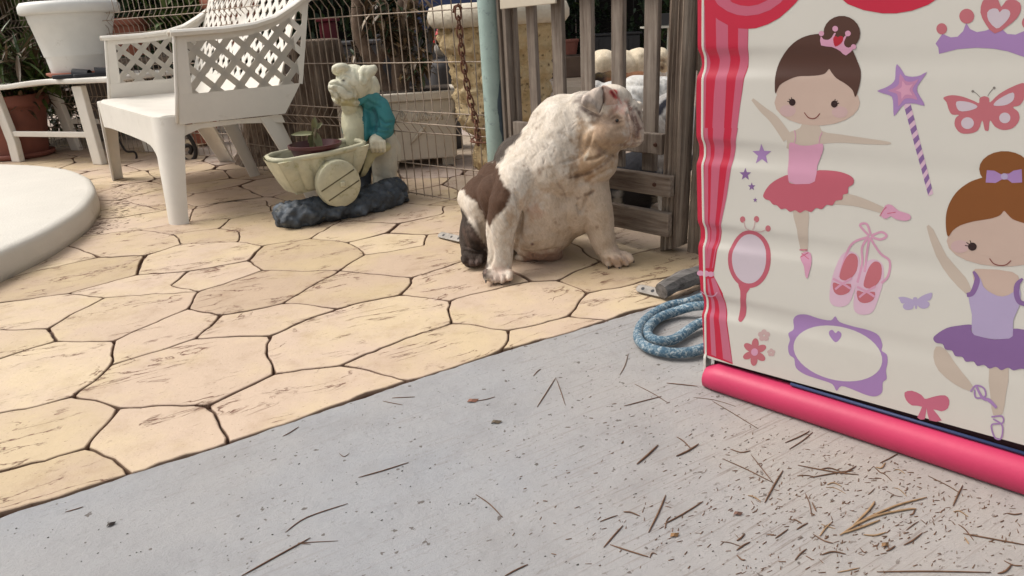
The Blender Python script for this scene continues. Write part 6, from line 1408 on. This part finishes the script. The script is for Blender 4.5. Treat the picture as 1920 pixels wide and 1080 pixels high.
def dens(rr):
    while True:
        x = rr.uniform(950, 1990); y = rr.uniform(740, 1110)
        if x > 1312 and y < 734+(x-1312)*.34+6: continue
        p = math.exp(-(((x-1620)/300)**2+((y-930)/120)**2))
        if rr.random() < .08+p: return x, y
scatter('pine_litter', 750, dens, M_needle, .0015, .010)
def dens2(rr):
    while True:
        x = rr.uniform(0, 1500); y = rr.uniform(620, 1100)
        if y > 966-.305*x+14: return x, y
scatter('grit', 260, dens2, pm('dark_grit', (.05, .04, .035), .9), .001, .004)
def dens3(rr):
    while True:
        x = rr.gauss(225, 26); y = rr.uniform(335, 440)
        x -= max(0, y-385)*1.1
        if x > 205-max(0, y-372)*.9+4: return x, y
scatter('leaf_litter', 340, dens3, pm('brown_litter', (.085, .042, .030), .9, .5, 60), .008, .035, .0002)
for i, (x, y, a, s_, col_) in enumerate(((887, 750, .2, 12, (.20, .09, .06)), (931, 790, 0, 11, (.10, .075, .05)), (1265, 1002, .3, 10, (.22, .12, .05)), (208, 982, .6, 9, (.04, .03, .025)), (1384, 962, 0, 9, (.14, .07, .05)), (1660, 1020, .4, 9, (.2, .11, .05)))):
    mb = MB(); p = G(x, y); s = s_*mpp(p); d = np.array([math.cos(a), math.sin(a), 0]); u = np.array([-d[1], d[0], 0]); out = [(-1, 0), (-.5, .5), (.3, .45), (1, 0), (.3, -.5), (-.5, -.4)]
    mb.add([p+d*q[0]*s+u*q[1]*s+np.array([0, 0, -.0022+.003*(k % 2)]) for k, q in enumerate(out)]+[p+np.array([0, 0, .003])], [(k, (k+1) % 6, 6) for k in range(6)])
    lab = ['reddish dry leaf beside a needle near the paving edge', 'dark curled leaf on the concrete below the reddish leaf', 'tan dry leaf on the concrete at the bottom middle', 'dark twig bit on the concrete at the lower left', 'brown leaf scrap left of the stalk bundle', 'tan leaf scrap below the stalk bundle'][i]
    tag(mb.build('dry_leaf', pm('dry_leaf', col_, .8, .3, 60), base=tuple(p), fix=False), lab, 'leaf')
# ------------------------------------------------------------------ iron plant stand scrolls behind the chair
iron = root('iron_plant_stand', tuple(G(345, 298)), 'black wrought iron plant stand with scroll feet, seen under the chair', 'plant stand')
def scroll(px, py, Y, pts, r, name='scroll'):
    mb = MB(); mb.tube(spline([V(x, y, Y) for x, y in pts], 8), r, 8); mb.build(name, M_iron, iron, smooth=True)
Yi = 4.42
scroll(0, 0, Yi, [(336, 232), (350, 250), (364, 272), (367, 290), (360, 301), (349, 300), (341, 290), (344, 276), (354, 273), (359, 280), (356, 288)], .013)
scroll(0, 0, Yi+.15, [(222, 243), (214, 262), (222, 262), (236, 283), (252, 285), (256, 296), (248, 304), (232, 304), (225, 300)], .007)
scroll(0, 0, Yi+.1, [(336, 232), (300, 222), (262, 224), (222, 243)], .009)
tpot = V(390, 238, 4.75); tpot[2] = 0
# pots along and behind the fence
def stand(px, py, Y, h): pass
p = V(233, 62, 5.45); h_ = p[2]
st3 = root('plant_shelf', (p[0], p[1], 0), 'dark low shelf behind the wire fence carrying potted plants', 'shelf')
mb = MB(); mb.box((p[0]+.35, 5.6, .575), 1.7, .4, .035); mb.build('shelf_board', M_woodr, st3)
for x_ in (-.4, 1.1):
    mb = MB(); mb.box((p[0]+x_, 5.6, .28), .05, .35, .555); mb.build('support', M_woodv, st3)
zz_ = .5935
terrapot('plant_pot', (p[0]+.0, 5.55, zz_), .15, .26, M_terra2, 'terracotta pot on the shelf behind the fence, beside the big white pot', saucer=False)
terrapot('plant_pot', (p[0]+.78, 5.5, zz_), .20, .36, M_terra2, 'red terracotta pot on the shelf just above the chair arm', saucer=False)
terrapot('plant_pot', (p[0]+.42, 5.6, zz_), .14, .20, M_black, 'black plastic pot with a leafy green plant on the shelf', saucer=False)
q = V(386, 262, 5.0); q[2] = 0
terrapot('plant_pot', q, .11, .20, M_terra2, 'small orange terracotta pot on the ground seen through the chair legs', saucer=False)
# ------------------------------------------------------------------ foliage
def leafmat(name, c, var=.35): 
    M = pm(name, c, .55, var, 5, .1, 60); M.node_tree.nodes['Principled BSDF'].inputs['Roughness'].default_value = .5; return M
M_lf = [leafmat('leaf_dark', (.035, .060, .020)), leafmat('leaf_mid', (.08, .125, .03)), leafmat('leaf_light', (.12, .16, .04)), leafmat('leaf_brown', (.10, .065, .035)), leafmat('leaf_dry', (.23, .16, .09)), leafmat('leaf_bluegreen', (.045, .072, .045))]
def foliage(name, label, cat, c, rad, n, ls, mats, stem=True, seed=0, shape='leaf', group=None, blades=False, up=.2):
    rd = random.Random(seed); c = np.array(c, float); rad = np.array(rad, float); rt = root(name, (c[0], c[1], 0), label, cat, group)
    mb = MB()
    clumps = [(np.array([rd.gauss(0, .42), rd.gauss(0, .42), rd.gauss(0, .42)]), rd.uniform(.25, .5)) for _ in range(max(6, n//70))]
    for k in range(n):
        cc, cr = rd.choice(clumps); v = np.array([rd.gauss(0, 1) for _ in range(3)]); v /= np.linalg.norm(v); q = cc+v*cr*rd.uniform(.5, 1)
        if np.linalg.norm(q) > 1.25: continue
        p = c+q*rad
        if p[2] < .01: continue
        d = np.array([rd.gauss(0, 1), rd.gauss(0, 1), rd.gauss(up, .7)]); L = ls*rd.uniform(.6, 1.3)
        m0 = len(mb.f); leaf3(mb, p, d, L, L*(.10 if blades else rd.uniform(.3, .5)), curl=rd.uniform(0, .5), n=3)
        mi = min(len(mats)-1, int(abs(rd.gauss(0, .8)+.3*q[2])+.3)); 
        for j in range(m0, len(mb.f)): mb.mi[j] = mi
    mb.build('foliage', mats, rt, fix=False)
    if stem:
        mb = MB(); mb.tube([(c[0], c[1], 0), (c[0]+.02, c[1], c[2]*.5), (c[0], c[1]+.01, c[2])], [.03, .02, .012], 7)
        for k in range(6):
            a = rd.uniform(0, 6.28); e = c+rad*.7*np.array([math.cos(a), math.sin(a), rd.uniform(-.2, .6)]); mb.tube([(c[0], c[1], c[2]*rd.uniform(.4, .9)), (c+e)/2, e], [.012, .008, .003], 5)
        mb.build('stem', pm('bark', (.10, .075, .055), .9, .3, 20, .6, 60), rt, smooth=True)
    return rt
foliage('shrub', 'tall grassy shrub with dry brown and green blades at the left edge', 'shrub', (-3.85, 5.45, .72), (.62, .30, .62), 1700, .34, [M_lf[3], M_lf[1], M_lf[2], M_lf[0]], seed=1, blades=True, up=.9)
foliage('shrub', 'dark twiggy bush behind the big white flower pot', 'shrub', (-3.5, 6.1, .6), (.8, .5, .6), 1500, .13, [M_lf[0], M_lf[3], M_lf[1]], seed=2)
c = V(70, 128, 4.98); foliage('potted_plant', 'small bright green plant in the big terracotta pot behind the white table', 'plant', (c[0], c[1], .50), (.13, .1, .07), 130, .10, [M_lf[2], M_lf[1]], seed=3, stem=False)
c = V(20, 100, 5.0); foliage('potted_plant', 'dark spiky foliage rising from the big terracotta pot', 'plant', (c[0]+.1, 5.0, .6), (.30, .18, .26), 480, .22, [M_lf[3], M_lf[1], M_lf[0]], seed=33, stem=False, blades=True, up=.8)
foliage('potted_plant', 'leafy green plant on the shelf behind the fence, right of the white pot', 'plant', (p[0]+.40, 5.6, .93), (.34, .2, .24), 700, .12, [M_lf[1], M_lf[2], M_lf[0]], seed=4, stem=False)
foliage('potted_plant', 'darker green plant on the shelf above the terracotta pot', 'plant', (p[0]+.02, 5.58, 1.02), (.25, .2, .2), 400, .12, [M_lf[0], M_lf[1], M_lf[2]], seed=5, stem=False)
# plants growing from the trough
trk = root('small_tree', tuple(T4(.05, .17, .395)), 'bare leaning tree trunks with dry bromeliad tufts growing from the cream trough', 'tree')
M_bark = pm('smooth_brown_bark', (.17, .115, .08), .85, .3, 14, .7, 50, .01, dirt=(.07, .05, .035), dirt_amt=.1)
for pts, r in (([(752, 178), (750, 120), (762, 60), (775, -30), (790, -160)], .050), ([(700, 178), (712, 110), (740, 60), (755, -20), (750, -160)], .026), ([(760, 176), (745, 120), (722, 70), (712, -40), (690, -150)], .030), ([(730, 178), (700, 120), (672, 60), (668, -30), (650, -160)], .038)):
    P = spline([V(x, y, 3.86) for x, y in pts], 8); mb = MB(); mb.tube(P, [r*(1-.35*k/len(P))*(1+.15*nz((k*.5, r*99), 1)) for k in range(len(P))], 12); mb.build('trunk', M_bark, trk, smooth=True)
def tuft(px, py, Y, n, L, seed, lab=None):
    rd = random.Random(seed); c = V(px, py, Y); mb = MB()
    for k in range(n):
        d = np.array([rd.gauss(0, 1), rd.gauss(0, .8), rd.gauss(-.1, .8)]); s0 = c+np.array([rd.gauss(0, .5), rd.gauss(0, .5), rd.gauss(0, .6)])*L*.9
        m0 = len(mb.f); leaf3(mb, s0, d, L*rd.uniform(.5, 1.1), L*.30, curl=rd.uniform(.2, .9), n=4)
        mi = rd.choice([0, 0, 1, 2]); 
        for j in range(m0, len(mb.f)): mb.mi[j] = mi
    mb.build('leaf_tuft', [M_lf[3], M_lf[4], M_lf[0]], trk, fix=False)
for i, (x, y, Y, n, L) in enumerate(((790, 110, 3.74, 90, .07), (775, 140, 3.76, 80, .06), (782, 30, 3.8, 80, .08), (720, 40, 3.8, 80, .08), (700, 20, 3.85, 60, .08), (735, 75, 3.82, 70, .06), (672, 100, 3.95, 70, .06), (640, 110, 4.0, 50, .06), (800, 60, 3.85, 50, .07), (765, 90, 3.78, 50, .05))): tuft(x, y, Y, n, L, 40+i)
# darker things farther back
M_dk = pm('dark_painted_metal', (.018, .018, .020), .45, .3, 6)
M_dg = pm('dark_grey_crate', (.055, .052, .055), .7, .25, 6)
def crate(x0, y0, x1, y1, Y, dep, mat, name, label, cat, legs=True, lid=None):
    a = V(x0, y1, Y); b = V(x1, y1, Y); t = V((x0+x1)/2, y0, Y); w_ = b[0]-a[0]; cx = (a[0]+b[0])/2; zt_ = t[2]; zb_ = max(0, a[2]) if not legs else 0
    rt = root(name, (cx, Y+dep/2, 0), label, cat)
    mb = MB(); mb.box((cx, Y+dep/2, (zb_+zt_)/2), w_, dep, zt_-zb_-.002); mb.build('body', mat, rt, bevel=.015)
    mb = MB(); mb.box((cx, Y+dep/2, zt_+.012), w_+.04, dep+.04, .024); mb.build('lid', lid or mat, rt, bevel=.006)
    for k in (-1, 1): mb = MB(); mb.box((cx+k*w_*.3, Y-.008, (zb_+zt_)/2), w_*.06, .016, (zt_-zb_)*.8); mb.build('rib', mat, rt)
    return rt
crate(615, 84, 712, 150, 5.6, .6, M_dg, 'storage_box', 'dark grey storage box on the ground behind the tree trunks', 'box')
crate(720, 66, 845, 150, 6.0, .7, M_dg, 'storage_box', 'larger dark grey storage box left of the stone planter', 'box')
crate(770, -20, 905, 12, 6.4, .6, pm('navy_tarp', (.03, .05, .13), .6, .3, 6, .6, 12, .03), 'covered_table', 'table covered by a navy blue tarpaulin behind the stone planter', 'table')
crate(606, 40, 628, 110, 6.3, .3, pm('dark_red_cloth', (.14, .012, .02), .8), 'red_bin', 'dark red bin in the shade behind the fence', 'bin')
M_redf = pm('red_gloss', (.50, .02, .02), .35, .1)
gn_ = root('garden_figure', tuple(V(822, 110, 4.3)), 'small grey garden figure with a bright red cap, left of the stone planter', 'figurine')
c = V(824, 78, 4.3); pz_ = c[2]
mb = MB(); mb.lathe((c[0], c[1], 0), [(.09, 0), (.085, .25), (.07, pz_-.15), (.06, pz_-.1)], 16); mb.build('pedestal', M_dg, gn_, smooth=True)
mb = MB(); blob(mb, 826, 92, 4.3, 12, 15, .05); blob(mb, 828, 80, 4.3, 9, 8, .035); me = melt(mb, .008, 3); link('figure_body', me, gn_, pm('figure_grey', (.35, .33, .30), .8, .3, 30), True)
mb = MB(); mb.lathe(c-np.array([0, 0, .01]), [(.035, 0), (.038, .012), (.022, .05), (.006, .085), (.001, .09)], 18); mb.build('red_cap', M_redf, gn_, smooth=True)
# through the gate, far side
crate(1108, 66, 1200, 104, 8.95, .35, M_dk, 'planter_box', 'long black planter box at the foot of the hedge, seen through the pickets', 'planter')
q = V(1071, 105, 9.0); kz = q[2]; kb = root('raised_kerb', (1.2, 9.1, 0), 'low brown cement ledge at the foot of the hedge', 'ledge'); mbk = MB(); mbk.box((.9, 9.15, kz/2), 9, .55, kz-.004); mbk.build('ledge', pm('brown_cement', (.13, .085, .06), .9, .2, 5, .4, 40), kb, bevel=.01)
terrapot('plant_pot', (q[0], 9.03, kz), .105, .175, M_terra, 'terracotta pot beside the black planter box, seen between two pickets', saucer=False)
wt = root('white_metal_table', (V(1250, 90, 5.2)[0], 5.2, 0), 'small white metal plant table with curled legs near the latch post', 'table')
z1 = V(1250, 50, 5.2)[2]; x1_ = V(1250, 60, 5.2)[0]; M_wm = pm('white_painted_metal', (.5, .48, .42), .5)
mb = MB(); mb.box((x1_, 5.25, z1), .30, .30, .012); mb.build('table_top', M_wm, wt)
for k, (dx, dy) in enumerate(((-.12, -.1), (.0, -.1), (.12, -.1), (-.12, .1), (.12, .1))):
    mb = MB(); mb.tube(spline([(x1_+dx, 5.25+dy, z1), (x1_+dx*.6, 5.25+dy, z1-.12), (x1_+dx*.2, 5.25+dy, z1-.22), (x1_+dx*.7, 5.25+dy, z1-.4), (x1_+dx, 5.25+dy, 0)], 5), .008, 6); mb.build('leg', M_wm, wt, smooth=True)
mb = MB(); mb.box((x1_, 5.25, z1+.05), .26, .2, .075); mb.build('dark_tray', M_dk, tag(bpy.data.objects.new('tray', None), 'dark tray with pale stones on the white metal table', 'tray')) if False else None
ty = mb.build('tray', M_dk, base=(x1_, 5.25, z1+.05)); tag(ty, 'dark tray standing on the white metal table beyond the gate', 'tray')
# hedge and wall closing the yard
M_wall = pm('near_black_boards', (.020, .016, .014), .85, .4, 5, .4, 20, .01)  # boards coloured near-black
wl = root('timber_wall', (-1, 10.45, 0), 'dark timber wall closing the back of the yard', 'wall')
for k in range(52):
    x = -7.5+k*.27; 
    if k == 0: mbp = MB(); mbp.box((0, 0, 1.3), .262, .05, 3.0); o0 = mbp.build('board', M_wall, wl, bevel=.004); o0.location = (x+1, 0, 0); o0.data.transform(Matrix.Translation((1, 10.45, 0)))
    else: o = bpy.data.objects.new('board', o0.data); COL.objects.link(o); o.parent = wl; o.location = (x+1, .004*(k % 3), 0)
for i in range(12):
    x = -6.6+i*.98
    foliage('hedge_shrub', 'dense dark evergreen hedge shrub in front of the back wall', 'shrub', (x+rnd.uniform(-.1, .1), 9.75+rnd.uniform(-.1, .1), 1.1), (.68, .42, 1.05), 1500, .13, [M_lf[0], M_lf[5], M_lf[1]], seed=60+i, group='evergreen hedge shrubs along the back wall')
# unseen pine, inferred from the needles; crown placed to shade the yard
tree = root('pine_tree', (3.6, 7.4, 0), 'large unseen pine tree whose crown is placed to shade the back of the yard', 'tree')
mb = MB(); mb.tube([(3.6, 7.4, 0), (3.6, 7.4, 1.2), (3.3, 7.5, 2.4), (2.6, 7.6, 3.4)], [.20, .16, .14, .10], 14); mb.build('trunk', M_bark, tree, smooth=True)
rd = random.Random(9); mb = MB()
for cx_, cy_, cz_, R_ in [(rd.uniform(-5.5, 3.0), rd.uniform(6.6, 10.5), rd.uniform(2.4, 3.8), rd.uniform(.5, .9)) for _ in range(30)]:
    for k in range(110):
        v = np.array([rd.gauss(0, 1) for _ in range(3)]); v /= np.linalg.norm(v); p = np.array([cx_, cy_, cz_])+v*R_*rd.uniform(.4, 1)*np.array([1, 1, .5]); d = v+np.array([rd.gauss(0, .6), rd.gauss(0, .6), 0]); m0 = len(mb.f); leaf3(mb, p, d, rd.uniform(.2, .4), .10, curl=.3, n=2)
mb.build('crown', M_lf[0], tree, fix=False)
